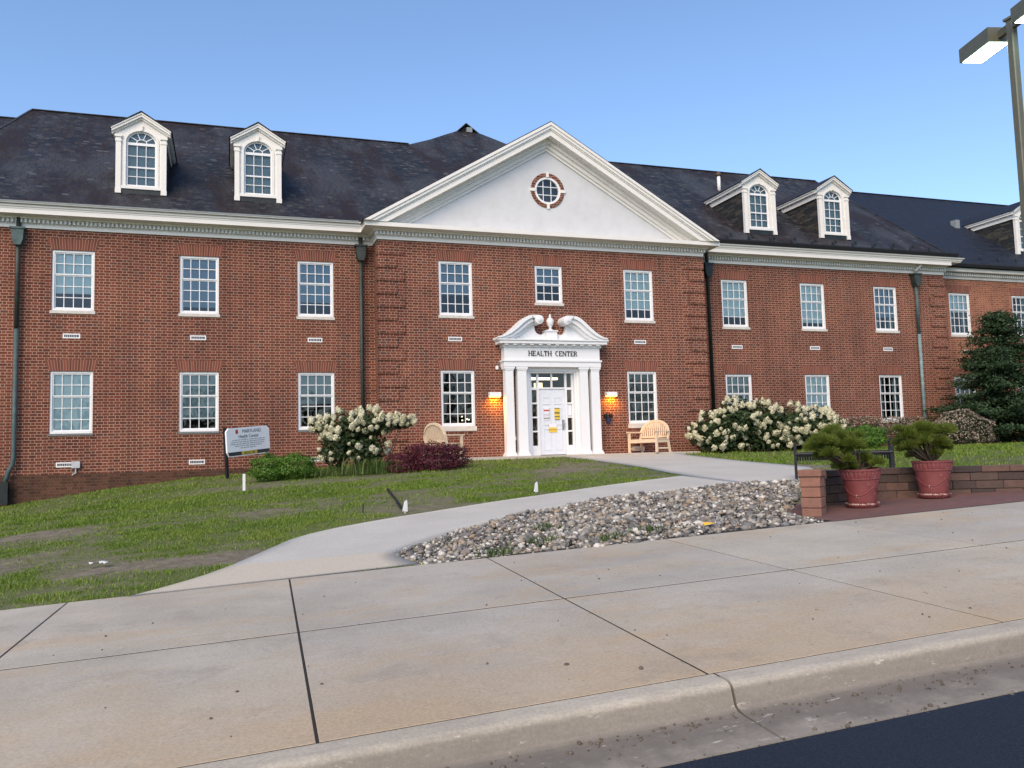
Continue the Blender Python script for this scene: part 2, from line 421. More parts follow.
def link(name, data, parent=None, at=(0, 0, 0)):
    o = bpy.data.objects.new(name, data); COL.objects.link(o)
    if parent: o.parent = parent
    o.location = at; return o
def build(mb, name, mat, parent=None, at=(0, 0, 0), smooth=False, bevel=0.0):
    o = link(name, mb.mesh(name, mat, smooth), parent, at)
    if bevel:
        b = o.modifiers.new('bevel', 'BEVEL'); b.width = bevel; b.segments = 2; b.limit_method = 'ANGLE'; b.angle_limit = R(40)
    return o
def tag(o, label=None, cat=None, group=None, kind=None):
    for k, v in (('label', label), ('category', cat), ('group', group), ('kind', kind)):
        if v: o[k] = v
    return o
def thing(name, label, cat, loc=(0, 0, 0), rotz=0.0, group=None):
    o = link(name, None, None, loc); o.rotation_euler = (0, 0, rotz); o.empty_display_size = 0.2
    return tag(o, label, cat, group)
def dup(o, parent=None):
    c = o.copy(); COL.objects.link(c)
    if parent: c.parent = parent
    for ch in list(o.children): dup(ch, c)
    return c

def mesh_np(name, verts, faces, mat, smooth=False):
    """verts (N,3), faces (M,k) with one k"""
    me = bpy.data.meshes.new(name)
    nv, nf, k = len(verts), len(faces), faces.shape[1]
    me.vertices.add(nv); me.vertices.foreach_set('co', np.ascontiguousarray(verts, dtype=np.float32).ravel())
    me.loops.add(nf * k); me.loops.foreach_set('vertex_index', np.ascontiguousarray(faces, dtype=np.int32).ravel())
    me.polygons.add(nf); me.polygons.foreach_set('loop_start', np.arange(0, nf * k, k, dtype=np.int32)); me.polygons.foreach_set('loop_total', np.full(nf, k, dtype=np.int32))
    if smooth: me.polygons.foreach_set('use_smooth', np.ones(nf, dtype=bool))
    if mat: me.materials.append(mat)
    me.update(calc_edges=True); me.validate(); return me

def vnoise(x, y, seed=0):
    def h(i, j):
        n = (i.astype(np.int64) * 374761393 + j.astype(np.int64) * 668265263 + seed * 974711) & 0x7fffffff
        n = ((n ^ (n >> 13)) * 1274126177) & 0x7fffffff
        return ((n ^ (n >> 16)) & 0xffff) / 65535.0
    xi, yi = np.floor(x), np.floor(y); fx, fy = x - xi, y - yi
    fx = fx * fx * (3 - 2 * fx); fy = fy * fy * (3 - 2 * fy)
    a, b_, c, d = h(xi, yi), h(xi + 1, yi), h(xi, yi + 1), h(xi + 1, yi + 1)
    return (a * (1 - fx) + b_ * fx) * (1 - fy) + (c * (1 - fx) + d * fx) * fy
def fbm(x, y, seed=0, o=4):
    s = 0; a = 0.5; t = 0
    for k in range(o):
        s = s + a * vnoise(x * 2 ** k, y * 2 ** k, seed + k); t += a; a *= 0.5
    return s / t

# ------------------------------------------------------------------ terrain
BX = [-60, -40, -9, -6, -4.4, -2.83, -.8, 2, 4.4, 6.5, 8, 16, 20, 28, 60, 90]
BZ = [-2.8, -1.8, -1.25, -1.04, -.78, -.585, -.366, -.22, -.10, -.035, -.03, -.03, -.03, -.08, 0.6, 1.2]
def pave_z(x, y): return -1.45 + 0.05 * np.clip(x, -45, 45) + 0.022 * y
def T(x, y):
    x = np.asarray(x, float); y = np.asarray(y, float)
    zp = pave_z(x, np.minimum(y, 9.35)); zb = np.interp(x, BX, BZ)
    t = np.clip((y - 9.35) / (25.6 - 9.35), 0, 1)
    return zp * (1 - t) + zb * t

def in_poly(px, py, poly):
    x = np.asarray(px); y = np.asarray(py); ins = np.zeros(x.shape, bool); n = len(poly)
    for i in range(n):
        x0, y0 = poly[i]; x1, y1 = poly[(i + 1) % n]
        c = ((y0 > y) != (y1 > y)) & (x < (x1 - x0) * (y - y0) / (y1 - y0 + 1e-12) + x0)
        ins ^= c
    return ins
def resample(pts, n):
    p = np.array(pts, float); d = np.r_[0, np.cumsum(np.hypot(*np.diff(p, axis=0).T))]
    s = np.linspace(0, d[-1], n); return np.c_[np.interp(s, d, p[:, 0]), np.interp(s, d, p[:, 1])]
def chaikin(pts, k=2):
    p = np.array(pts, float)
    for _ in range(k):
        q = [p[0]]
        for a, b in zip(p[:-1], p[1:]): q += [a * .75 + b * .25, a * .25 + b * .75]
        q.append(p[-1]); p = np.array(q)
    return p

PATH_L = chaikin([(8.91, 15.63), (7.17, 15.01), (5.69, 14.42), (4.4, 14.0), (3.25, 13.54), (2.05, 13.08), (.96, 12.39), (.40, 11.26), (-.03, 10.41), (-.39, 9.9), (-.95, 9.37)])
PATH_R = chaikin([(8.9, 13.45), (7.93, 13.36), (6.9, 13.26), (5.83, 12.98), (4.76, 12.51), (3.75, 11.91), (3.03, 11.47), (2.5, 11.0), (2.07, 10.53), (1.83, 10.15), (1.88, 9.75), (2.0, 9.25)])
WALK_L = chaikin([(9.9, 24.62), (9.77, 22.34), (9.46, 18.65), (8.91, 15.63), (8.9, 13.45)], 1)
WALK_R = chaikin([(14.0, 24.62), (13.2, 22.8), (12.3, 18.45), (12.1, 16.4), (11.9, 15.3), (10.2, 12.95)], 1)
GRAVEL = [(1.83, 10.12), (1.95, 9.42), (2.36, 9.12), (2.73, 9.03), (3.65, 9.02), (4.23, 8.94), (5.66, 8.95), (6.82, 8.80), (7.03, 8.85), (7.05, 9.6), (7.7, 10.4), (8.7, 11.6), (10.2, 12.95),
          (8.9, 13.45), (7.93, 13.36), (6.9, 13.26), (5.83, 12.98), (4.76, 12.51), (3.75, 11.91), (3.03, 11.47), (2.5, 11.0), (2.07, 10.53)]
PATIO = [(7.02, 8.72), (12.5, 8.25), (12.5, 9.3), (11.0, 10.2), (7.0, 10.6)]
path_poly = [tuple(p) for p in PATH_L] + [tuple(p) for p in PATH_R[::-1]]
walk_poly = [tuple(p) for p in WALK_L] + [tuple(p) for p in WALK_R[::-1]]

def bareness(x, y):
    b = fbm(x * 0.33, y * 0.62, 5, 4)
    b = np.clip((b - 0.53) * 4.5, 0, 1)
    for cx, cy, rx, ry, a in ((1.0, 15.9, 1.5, .75, 1.0), (-2.6, 12.7, 1.2, .35, .8), (6.9, 18.2, 1.9, 1.5, .85), (4.6, 16.6, 1.4, .7, .7), (-.2, 12.2, .6, .25, .6), (-4.4, 15.2, 1.4, .5, .7), (8.6, 16.1, .6, .6, .9), (3.6, 19.3, 1.2, .8, .7), (-1.6, 10.3, .8, .25, .6)):
        g = a * np.exp(-(((x - cx) / rx) ** 2 + ((y - cy) / ry) ** 2) * 1.2)
        b = np.maximum(b, g * (0.15 + 1.35 * fbm(x * 1.7, y * 3.0, 9, 4)))
    fade = np.clip((y - 20) / 4, 0, 1)
    b = b * (1 - 0.75 * fade)
    right = (x > 12.5)
    return np.clip(np.where(right, b * 0.25, b), 0, 1)

# lawn: soil-and-thatch sheet under the grass, reaching the horizon
gx = np.unique(np.r_[-600, -300, -120, np.linspace(-60, -12, 25), np.linspace(-12, 34, 150), np.linspace(34, 90, 29), 150, 300, 600])
gy = np.unique(np.r_[-600, -300, -100, np.linspace(-40, 9, 20), np.linspace(9.0, 28, 110), np.linspace(28, 70, 10), 150, 300, 900])
XX, YY = np.meshgrid(gx, gy)
ZZ = T(XX, YY) - 0.02
ZZ = ZZ - np.where(YY < 9.2, 0.45, 0.0)
low = in_poly(XX, YY, path_poly) | in_poly(XX, YY, walk_poly)
ZZ = ZZ - np.where(low, 0.05, 0) + np.where(~low & (YY > 9.2), (fbm(XX * 0.8, YY * 0.8, 3) - 0.5) * 0.05, 0)
gravel_in = in_poly(XX, YY, GRAVEL)
ZZ = ZZ - np.where(gravel_in, 0.06, 0) - np.where(in_poly(XX, YY, [(6.8, 8.6), (12.8, 8.0), (12.8, 9.5), (11.0, 10.3), (8.4, 10.75), (6.9, 10.4)]), 0.14, 0)
nx, ny = len(gx), len(gy)
idx = np.arange(nx * ny).reshape(ny, nx)
faces = np.c_[idx[:-1, :-1].ravel(), idx[:-1, 1:].ravel(), idx[1:, 1:].ravel(), idx[1:, :-1].ravel()]
def mat_soil():
    m, nt, b = new_mat('lawn_soil'); n = N(nt); p = n.pos()
    at = n.node('ShaderNodeAttribute', attribute_name='bare')
    f = at.outputs['Fac']
    dirt = n.ramp(n.noise(p, 5.0, 8.0, 0.8), [(0.32, (0.085, 0.078, 0.05)), (0.5, (0.17, 0.15, 0.115)), (0.7, (0.28, 0.25, 0.20))])
    dirt = n.mix(0.5, dirt, n.ramp(n.noise(p, 55.0, 3.0), [(0.3, (0.6, 0.6, 0.6)), (0.7, (1.3, 1.3, 1.3))]), 'MULTIPLY')
    thatch = n.ramp(n.noise(p, 7.0, 6.0, .7), [(0.32, (0.060, 0.095, 0.022)), (0.55, (0.105, 0.125, 0.045)), (0.72, (0.19, 0.17, 0.115))])
    nt.links.new(n.mix(f, thatch, dirt), b.inputs['Base Color']); b.inputs['Roughness'].default_value = 0.95; b.inputs['Specular IOR Level'].default_value = 0.15
    nt.links.new(n.bump(n.noise(p, 30.0, 5.0, 0.7), 0.6, 0.02), b.inputs['Normal'])
    return m
M['soil'] = mat_soil()
me = mesh_np('lawn', np.c_[XX.ravel(), YY.ravel(), ZZ.ravel()], faces, M['soil'], True)
att = me.attributes.new('bare', 'FLOAT', 'POINT'); att.data.foreach_set('value', bareness(XX, YY).ravel().astype(np.float32))
tag(link('lawn', me), kind='structure')

def ribbon(name, L, Rr, mat, n=90, m=10, top=0.0, thick=0.14):
    A = resample(L, n); B = resample(Rr, n)
    t = np.linspace(0, 1, m)[None, :, None]
    P = A[:, None, :] * (1 - t) + B[:, None, :] * t
    z = T(P[..., 0], P[..., 1]) + top
    up = np.concatenate([P, z[..., None]], -1).reshape(-1, 3)
    lo = up - [0, 0, thick]
    i = np.arange(n * m).reshape(n, m)
    f = [np.c_[i[:-1, :-1].ravel(), i[:-1, 1:].ravel(), i[1:, 1:].ravel(), i[1:, :-1].ravel()][:, ::-1]]
    o = n * m
    for e in (i[:, 0], i[:, -1], i[0, :], i[-1, :]):
        f.append(np.c_[e[:-1], e[1:], e[1:] + o, e[:-1] + o])
    return tag(link(name, mesh_np(name, np.r_[up, lo], np.concatenate(f), mat)), kind='structure')
ribbon('path', PATH_L, PATH_R, M['path'], top=0.003)
ribbon('walkway', WALK_L, WALK_R, M['path'], n=60, top=0.003)
build(MB().box(5.9, 14.7, 24.62, 26.3, -0.3, -0.008), 'entrance_slab', M['slab'])['kind'] = 'structure'

# pavement of separate concrete slabs with open joints
def kerb_y(x): return 4.277 - 0.0135 * x
def mid_y(x): return 6.75 - 0.055 * x
def mid_lo(x): return mid_y(x) - .009
def mid_hi(x): return mid_y(x) + .009
def rear_y(x): return 9.36 - 0.085 * np.maximum(x, -1.5) if np.isscalar(x) else 9.36 - 0.085 * np.maximum(x, -1.5)
pv = MB()
def slab(pts, inset=0.010):
    c = np.mean(pts, axis=0)
    n = len(pts)
    top = []
    for i in range(n):
        p0 = np.array(pts[i - 1]); p1 = np.array(pts[i]); p2 = np.array(pts[(i + 1) % n])
        d1 = (p1 - p0) / np.linalg.norm(p1 - p0); d2 = (p2 - p1) / np.linalg.norm(p2 - p1)
        n1 = np.array([-d1[1], d1[0]]); n2 = np.array([-d2[1], d2[0]])
        mt = (n1 + n2) / (1 + n1 @ n2)
        top.append((p1 + mt * inset * 0.85, p1 + mt * inset * 1.1))
    v = []
    for a, b in top: v.append((a[0], a[1], pave_z(a[0], a[1]) - 0.30))
    for a, b in top: v.append((a[0], a[1], pave_z(a[0], a[1]) - 0.003))
    for a, b in top: v.append((b[0], b[1], pave_z(b[0], b[1])))
    f = [tuple(range(2 * n, 3 * n))]
    for r in (0, 1):
        for i in range(n): f.append((r * n + i, r * n + (i + 1) % n, (r + 1) * n + (i + 1) % n, (r + 1) * n + i))
    pv.add(v, f)
for k in range(-12, 15):
    xa = 0.405 + 2.115 * k; xb = xa + 2.115
    def jx(x, y): return x + 0.04 * (y - 4.25)
    def pt(x, fy):
        y = fy(x); xx = jx(x, y); return (xx, float(fy(xx)))
    slab([pt(xa, kerb_y), pt(xb, kerb_y), pt(xb, mid_lo), pt(xa, mid_lo)])
    slab([pt(xa, mid_hi), pt(xb, mid_hi), pt(xb, rear_y), pt(xa, rear_y)])
build(pv, 'pavement', M['pave'])['kind'] = 'structure'
sub = MB()
sub.quad(*[(x, y, float(pave_z(x, y)) - .0035) for x, y in ((-27, kerb_y(-27) - .06), (32, kerb_y(32) - .06), (32, 9.2), (-27, 9.2))])
build(sub, 'joint_soil', plain('joint_soil', (0.022, 0.019, 0.016), 0.95))['kind'] = 'structure'

# kerb and gutter, cast in lengths
kb = MB()
prof = [(0.0, -0.35), (0.0, -0.006), (-0.008, 0.0), (-0.13, -0.003), (-0.153, -0.006), (-0.170, -0.012), (-0.183, -0.021), (-0.192, -0.033), (-0.198, -0.050), (-0.222, -0.118), (-0.243, -0.130), (-0.26, -0.138), (-0.30, -0.144), (-0.66, -0.160), (-0.67, -0.35)]
for k in range(-6, 8):
    xa = 2.552 + 4.23 * k + 0.008; xb = xa + 4.23 - 0.016
    nseg = 10
    vs = []; fs = []
    for j in range(nseg + 1):
        x = xa + (xb - xa) * j / nseg
        for dy, dz in prof:
            y = kerb_y(x) + dy - 0.004
            vs.append((x + 0.04 * dy, y, float(pave_z(x, kerb_y(x))) + dz))
    n = len(prof)
    for j in range(nseg):
        for i in range(n - 1): fs.append((j * n + i, j * n + i + 1, (j + 1) * n + i + 1, (j + 1) * n + i))
    fs.append(tuple(range(n))); fs.append(tuple(nseg * n + i for i in range(n - 1, -1, -1)))
    kb.add(vs, fs)
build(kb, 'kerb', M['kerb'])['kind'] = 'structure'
rd = MB()
xs = np.linspace(-90, 90, 61)
def road_z(x, y): return float(pave_z(x, kerb_y(x))) - 0.150 + 0.018 * min(3.6 - y, 3.5) - 0.018 * max(0, (3.6 - y) - 3.5)
ys = [3.625, 3.58, 2, 0, -2, -4, -6]
vs = []; fs = []
for x in xs:
    for j, y in enumerate(ys):
        yy = y - 0.0135 * x
        vs.append((x, yy, road_z(x, y) - (0.02 if j == 0 else 0.0)))
n = len(ys)
for i in range(len(xs) - 1):
    for j in range(n - 1): fs.append((i * n + j, i * n + j + 1, (i + 1) * n + j + 1, (i + 1) * n + j))
rd.add(vs, fs)
build(rd, 'road', M['asphalt'])['kind'] = 'structure'

# brick-paved patio around the pots
def mat_pavers():
    m, nt, b = new_mat('patio_brick'); n = N(nt); p = n.pos()
    t = n.node('ShaderNodeTexBrick'); n.put(t.inputs['Vector'], p); t.inputs['Scale'].default_value = 1.0
    t.inputs['Brick Width'].default_value = 0.2; t.inputs['Row Height'].default_value = 0.1; t.inputs['Mortar Size'].default_value = 0.004
    t.inputs['Color1'].default_value = (0.13, 0.05, 0.045, 1); t.inputs['Color2'].default_value = (0.19, 0.075, 0.06, 1); t.inputs['Mortar'].default_value = (0.07, 0.05, 0.045, 1)
    c = n.mix(n.noise(p, 2.0, 5.0), t.outputs[0], (0.10, 0.065, 0.06))
    nt.links.new(c, b.inputs['Base Color']); b.inputs['Roughness'].default_value = 0.85
    return m
M['pavers'] = mat_pavers()
pt_ = MB()
n = len(PATIO)
pt_.add([(x, y, float(pave_z(x, y)) + 0.006) for x, y in PATIO], [tuple(range(n))])
build(pt_, 'patio', M['pavers'])['kind'] = 'structure'

# ------------------------------------------------------------------ the building
DL, DP, DR, DF = 27.0, 26.09, 26.919, 27.475
B0 = Vector((10.13, 26.09, 0.0))
bld = thing('brick_building', 'long two-storey red brick building with slate roof, white dormers and HEALTH CENTER portico', 'building', B0)
OFF = tuple(-B0)
def part(mb, name, mat, parent=bld, smooth=False, bevel=0.0):
    return build(mb, name, mat, parent, OFF if parent == bld else (0, 0, 0), smooth, bevel)

WU, WG = (4.523, 6.297), (0.981, 2.771)
WIN = []   # (x, Yface, z0, z1, width, cols, rows_top, rows_bottom, style)
def wall(x0, x1, z0, z1, Y, openings, name, mat):
    mb = MB()
    xs = sorted({x0, x1} | {a for o in openings for a in o[:2]}); zs = sorted({z0, z1} | {a for o in openings for a in o[2:4]})
    for i in range(len(xs) - 1):
        for j in range(len(zs) - 1):
            cx, cz = (xs[i] + xs[i + 1]) / 2, (zs[j] + zs[j + 1]) / 2
            if any(o[0] < cx < o[1] and o[2] < cz < o[3] for o in openings): continue
            mb.quad((xs[i], Y, zs[j]), (xs[i + 1], Y, zs[j]), (xs[i + 1], Y, zs[j + 1]), (xs[i], Y, zs[j + 1]))
    D = 0.2
    for a, b, c, d in openings:
        mb.quad((a, Y, c), (a, Y, d), (a, Y + D, d), (a, Y + D, c)); mb.quad((b, Y, d), (b, Y, c), (b, Y + D, c), (b, Y + D, d))
        mb.quad((a, Y, d), (b, Y, d), (b, Y + D, d), (a, Y + D, d)); mb.quad((b, Y, c), (a, Y, c), (a, Y + D, c), (b, Y + D, c))
    return part(mb, name, mat)
def op(x, z, w=1.12): return (x - w / 2 + .003, x + w / 2 - .003, z[0] + .003, z[1] - .003)

LX = [-11.2, -7.72, -4.259, -.828, 2.608]; RX = [17.831, 21.295, 24.756]; FX = [29.11, 32.57, 36.03, 39.5]
wall(-14, 4.45, -2.2, 6.9, DL, [op(x, z) for x in LX for z in (WU, WG)], 'wall', M['brick'])
pu = [op(6.928, WU), op(13.447, WU), (10.13 - .487, 10.13 + .487, 5.033, 6.287), op(6.928, WG), op(13.447, WG), (9.26, 10.96, -0.02, 2.74)]
wall(4.45, 16.0, -2.2, 6.9, DP, pu, 'wall', M['brick'])
wall(16.0, 27.75, -2.2, 6.9, DR, [op(x, z) for x in RX for z in (WU, WG)], 'wall', M['brick'])
wall(27.75, 52, -2.2, 6.9, DF, [op(x, z) for x in FX for z in (WU, WG)], 'wall', M['brick_far'])
for x, ya, yb in ((4.45, DL, DP), (16.0, DP, DR), (27.75, DR, DF)): part(MB().quad((x, ya, -2.2), (x, yb, -2.2), (x, yb, 6.9), (x, ya, 6.9)), 'wall_return', M['brick'])
# stained base course, proud of the wall
wt = MB(); wt.box(-14, 4.42, DL - .028, DL + .05, -2.2, -.16)
part(wt, 'base_course', M['brick_base'])
# raised quoins
def quoins(xc, sgn, Y, z0, z1, side=None):
    mb = MB(); z = z0; k = 0
    while z + .36 < z1:
        w = (.80 if k % 2 == 0 else .58)
        a, b = (xc, xc + w) if sgn > 0 else (xc - w, xc)
        mb.box(a - (0.04 if sgn > 0 else 0), b + (0 if sgn > 0 else 0.04), Y - .04, Y + .3, z, z + .336)
        z += .419; k += 1
    return part(mb, 'quoins', M['brick'])
quoins(4.45, 1, DP, -.28, 6.88); quoins(16.0, -1, DP, -.28, 6.88); quoins(27.75, -1, DR, -.28, 6.88)

# interior seen through the glass: floors, ceilings, back wall and partitions
it = MB()
for x0, x1, Yw in ((-14, 4.40, DL), (4.50, 15.95, DP), (16.05, 27.70, DR), (27.80, 52, DF)):
    for z in (-.05, 3.45, 6.88): it.quad((x0, Yw + .21, z), (x1, Yw + .21, z), (x1, 31.2, z), (x0, 31.2, z))
    it.quad((x0, 31.2, -2), (x1, 31.2, -2), (x1, 31.2, 7), (x0, 31.2, 7))
    for x in [x0, x1] + [q for q in (-9.4, -6, -2.5, 1, 8.5, 12, 19.5, 23, 30.8, 34.3) if x0 < q < x1]:
        it.quad((x, Yw + .21, -2), (x, 31.2, -2), (x, 31.2, 7), (x, Yw + .21, 7))
part(it, 'interior', M['interior'])

# windows --------------------------------------------------------------
def frame_mesh(w, h, y0=0.030, y1=0.13, t=0.062):
    m = MB(); a = w / 2
    m.box(-a, -a + t, y0, y1, 0, h); m.box(a - t, a, y0, y1, 0, h)
    m.box(-a + t, a - t, y0, y1, h - t, h); m.box(-a + t, a - t, y0 - .012, y1, 0, t * 1.15)
    return m
def sash_mesh(w, h, cols, rt_, rb, t=0.062, bar=0.023):
    m = MB(); a = w / 2 - t; zb = t * 1.15; zt = h - t
    zm = zb + (zt - zb) * rb / (rt_ + rb)
    for (z0, z1, rows, ya, yb) in ((zm, zt, rt_, .055, .085), (zb, zm, rb, .080, .110)):
        s = 0.035
        m.box(-a, -a + s, ya, yb, z0, z1); m.box(a - s, a, ya, yb, z0, z1)
        m.box(-a + s, a - s, ya, yb, z1 - s, z1); m.box(-a + s, a - s, ya, yb, z0, z0 + s)
        for i in range(1, cols):
            x = -a + 2 * a * i / cols; m.box(x - bar / 2, x + bar / 2, ya + .004, yb - .004, z0 + s, z1 - s)
        for j in range(1, rows):
            z = z0 + (z1 - z0) * j / rows; m.box(-a + s, a - s, ya + .006, yb - .006, z - bar / 2, z + bar / 2)
    return m
def lintel_mesh(w, h, hh=.335):
    return MB().prism([(-w / 2 - .02, h + .004), (w / 2 + .02, h + .004), (w / 2 + .14, h + hh), (-w / 2 - .14, h + hh)], -.004, .006)
CACHE = {}
def C(key, fn):
    if key not in CACHE: CACHE[key] = fn()
    return CACHE[key]
def make_window(x, Y, z, w, sill, blind=None, drop=1.0, cols=4, rt_=2, rb=3, curtain=False):
    h = z[1] - z[0]; k = (w, round(h, 3), cols, rt_, rb)
    o = link('window', C(('f',) + k, lambda: frame_mesh(w, h).mesh('window', M['vinyl'])), bld, (x - B0.x, Y - B0.y, z[0]))
    link('sash', C(('s',) + k, lambda: sash_mesh(w, h, cols, rt_, rb).mesh('sash', M['vinyl'])), o)
    a = w / 2 - .06
    link('pane', C(('p',) + k, lambda: MB().quad((-a, .101, .06), (a, .101, .06), (a, .101, h - .06), (-a, .101, h - .06)).mesh('pane', M['glass'])), o)
    lo = link('lintel', C(('l',) + k, lambda: lintel_mesh(w, h).mesh('lintel', M['lintel'])), o)
    if sill == 'stone': sm = lambda: MB().box(-w / 2 - .03, w / 2 + .03, -.03, .16, -.085, 0.0).mesh('sill', M['stone'])
    elif sill == 'thick': sm = lambda: MB().box(-w / 2 - .03, w / 2 + .03, -.035, .16, -.15, 0.0).mesh('sill', M['stone'])
    else: sm = lambda: MB().box(-w / 2 - .01, w / 2 + .01, -.03, .16, -.06, 0.0).mesh('sill', M['stone_dark'])
    link('sill', C(('sl', sill) + k, sm), o)
    if blind:
        zt = h - .05; zb = zt - (h - .1) * drop
        link('blind', MB().quad((-a, .122, zb), (a, .122, zb), (a, .122, zt), (-a, .122, zt)).mesh('blind', M[blind]), o)
    if curtain:
        cm = MB()
        for x0, x1 in ((-a, -a + .28), (a - .28, a)):
            for i in range(7):
                xa = x0 + (x1 - x0) * i / 7; xb = x0 + (x1 - x0) * (i + 1) / 7
                cm.quad((xa, .20 + .03 * (i % 2), .05), (xb, .20 + .03 * ((i + 1) % 2), .05), (xb, .20 + .03 * ((i + 1) % 2), h - .05), (xa, .20 + .03 * (i % 2), h - .05))
        link('curtain', cm.mesh('curtain', M['blind_grey']), o)
    return o
# upper row, left to right
make_window(LX[0], DL, WU, 1.12, 'stone', 'blind', .8); make_window(LX[1], DL, WU, 1.12, 'stone', 'blind', .8)
make_window(LX[2], DL, WU, 1.12, 'stone', 'blind', .72); make_window(LX[3], DL, WU, 1.12, 'stone', 'sky_blind', .9); make_window(LX[4], DL, WU, 1.12, 'stone', 'sky_blind', .75)
make_window(6.928, DP, WU, 1.12, 'stone', 'sky_blind', .62); make_window(13.447, DP, WU, 1.12, 'stone', 'blind', .8)
make_window(10.13, DP, (5.03, 6.29), .98, 'stone', 'sky_blind', .45, cols=3, rt_=2, rb=2)
make_window(RX[0], DR, WU, 1.12, 'stone', 'blind', .8); make_window(RX[1], DR, WU, 1.12, 'stone', 'blind', .88); make_window(RX[2], DR, WU, 1.12, 'stone', 'sky_blind', .7, curtain=True)
make_window(FX[0], DF, WU, 1.12, 'stone', 'blind', .45, curtain=True); make_window(FX[1], DF, WU, 1.12, 'stone', None, curtain=True); make_window(FX[2], DF, WU, 1.12, 'stone'); make_window(FX[3], DF, WU, 1.12, 'stone')
# ground row
make_window(LX[0], DL, WG, 1.12, 'dark', 'blind_grey', 1); make_window(LX[1], DL, WG, 1.12, 'dark', 'blind_grey', 1)
make_window(LX[2], DL, WG, 1.12, 'dark', 'blind', 1.0); make_window(LX[3], DL, WG, 1.12, 'dark', 'blind_grey', .82); make_window(LX[4], DL, WG, 1.12, 'dark', 'blind_grey', .55)
make_window(6.928, DP, WG, 1.12, 'thick'); make_window(13.447, DP, WG, 1.12, 'thick', 'curtain', 1.0)
make_window(RX[0], DR, WG, 1.12, 'stone', 'blind_grey', 1.0); make_window(RX[1], DR, WG, 1.12, 'stone', 'blind', 1.0); make_window(RX[2], DR, WG, 1.12, 'stone', None, curtain=True)
for x in FX: make_window(x, DF, WG, 1.12, 'stone', 'blind_grey', .5)

# cornice --------------------------------------------------------------
def sweep(mb, path, prof):
    """path: x,y polyline of 90-degree turns along the wall face (building is to the left of travel); prof: (outward, z)"""
    P = [np.array(p, float) for p in path]; n = len(P); off = []
    def nrm(a, b):
        d = (b - a) / np.linalg.norm(b - a); return np.array([d[1], -d[0]])
    for i in range(n):
        ns = []
        if i > 0: ns.append(nrm(P[i - 1], P[i]))
        if i < n - 1: ns.append(nrm(P[i], P[i + 1]))
        off.append(ns[0] if len(ns) == 1 else (ns[0] + ns[1]) / (1 + ns[0] @ ns[1]))
    k = len(prof); vs = []; fs = []
    for p, o in zip(P, off):
        for d, z in prof: q = p + o * d; vs.append((q[0], q[1], z))
    for i in range(n - 1):
        for j in range(k - 1): fs.append((i * k + j, (i + 1) * k + j, (i + 1) * k + j + 1, i * k + j + 1))
    fs.append(tuple(range(k - 1, -1, -1))); fs.append(tuple((n - 1) * k + j for j in range(k)))
    mb.add(vs, fs)
FULL = [(-14, DL), (4.45, DL), (4.45, DP), (16.0, DP), (16.0, DR), (27.75, DR)]
lower = [(-.03, 6.885), (.045, 6.885), (.05, 6.985), (.06, 7.0), (.06, 7.12), (.165, 7.132), (.18, 7.18), (.47, 7.19), (.475, 7.315), (-.03, 7.318)]
upper = [(.02, 7.322), (.482, 7.322), (.49, 7.36), (.515, 7.375), (.53, 7.42), (.575, 7.455), (.59, 7.49), (.02, 7.50)]
cm = MB(); sweep(cm, FULL, lower)
part(cm, 'cornice', M['paint'])
cu_ = MB(); sweep(cu_, [(-14, DL), (4.0, DL)], upper); part(cu_, 'eaves_moulding', M['paint'])
cu_ = MB(); sweep(cu_, [(16.12, DR), (27.75, DR), (27.75, DR + .6)], upper)
part(cu_, 'eaves_moulding', M['paint'])
fl = MB(); sweep(fl, [(27.76, DF), (52, DF)], [(-.03, 6.885), (.045, 6.885), (.05, 6.985), (.06, 7.0), (.06, 7.12), (.165, 7.132), (.30, 7.15), (.31, 7.30), (-.03, 7.31)])
part(fl, 'cornice', mat_paint('peeling_trim_paint', (0.58, 0.56, 0.52), 0.7))
def castellated(x0, x1, Y, d0=.056, d1=.158):
    poly = [(x0, Y - .05), (x0, Y - d0)]; x = x0
    while x + .113 < x1:
        poly += [(x + .03, Y - d0), (x + .03, Y - d1), (x + .086, Y - d1), (x + .086, Y - d0)]; x += .113
    poly += [(x1, Y - d0), (x1, Y - .05)]
    return MB().prism_z(poly, 7.015, 7.118)
for x0, x1, Y in ((-13.9, 4.37, DL), (4.34, 16.12, DP), (16.13, 27.85, DR), (27.9, 51, DF)): part(castellated(x0, x1, Y), 'dentil_course', M['paint'])
# white gutter lip left, black gutters right
gt = MB(); gt.box(-14, 3.9, DL - .60, DL - .56, 7.485, 7.52)
part(gt, 'gutter', M['lead'])
for x0, x1, Y, z in ((16.3, 27.97, DR - .575, 7.51), (28.0, 52, DF - .40, 7.325)):
    g = MB(); g.prism_x([(Y - .045, z), (Y + .05, z), (Y + .05, z + .15), (Y - .085, z + .15), (Y - .085, z + .11)], x0, x1)
    part(g, 'gutter', M['gutter_dark'])

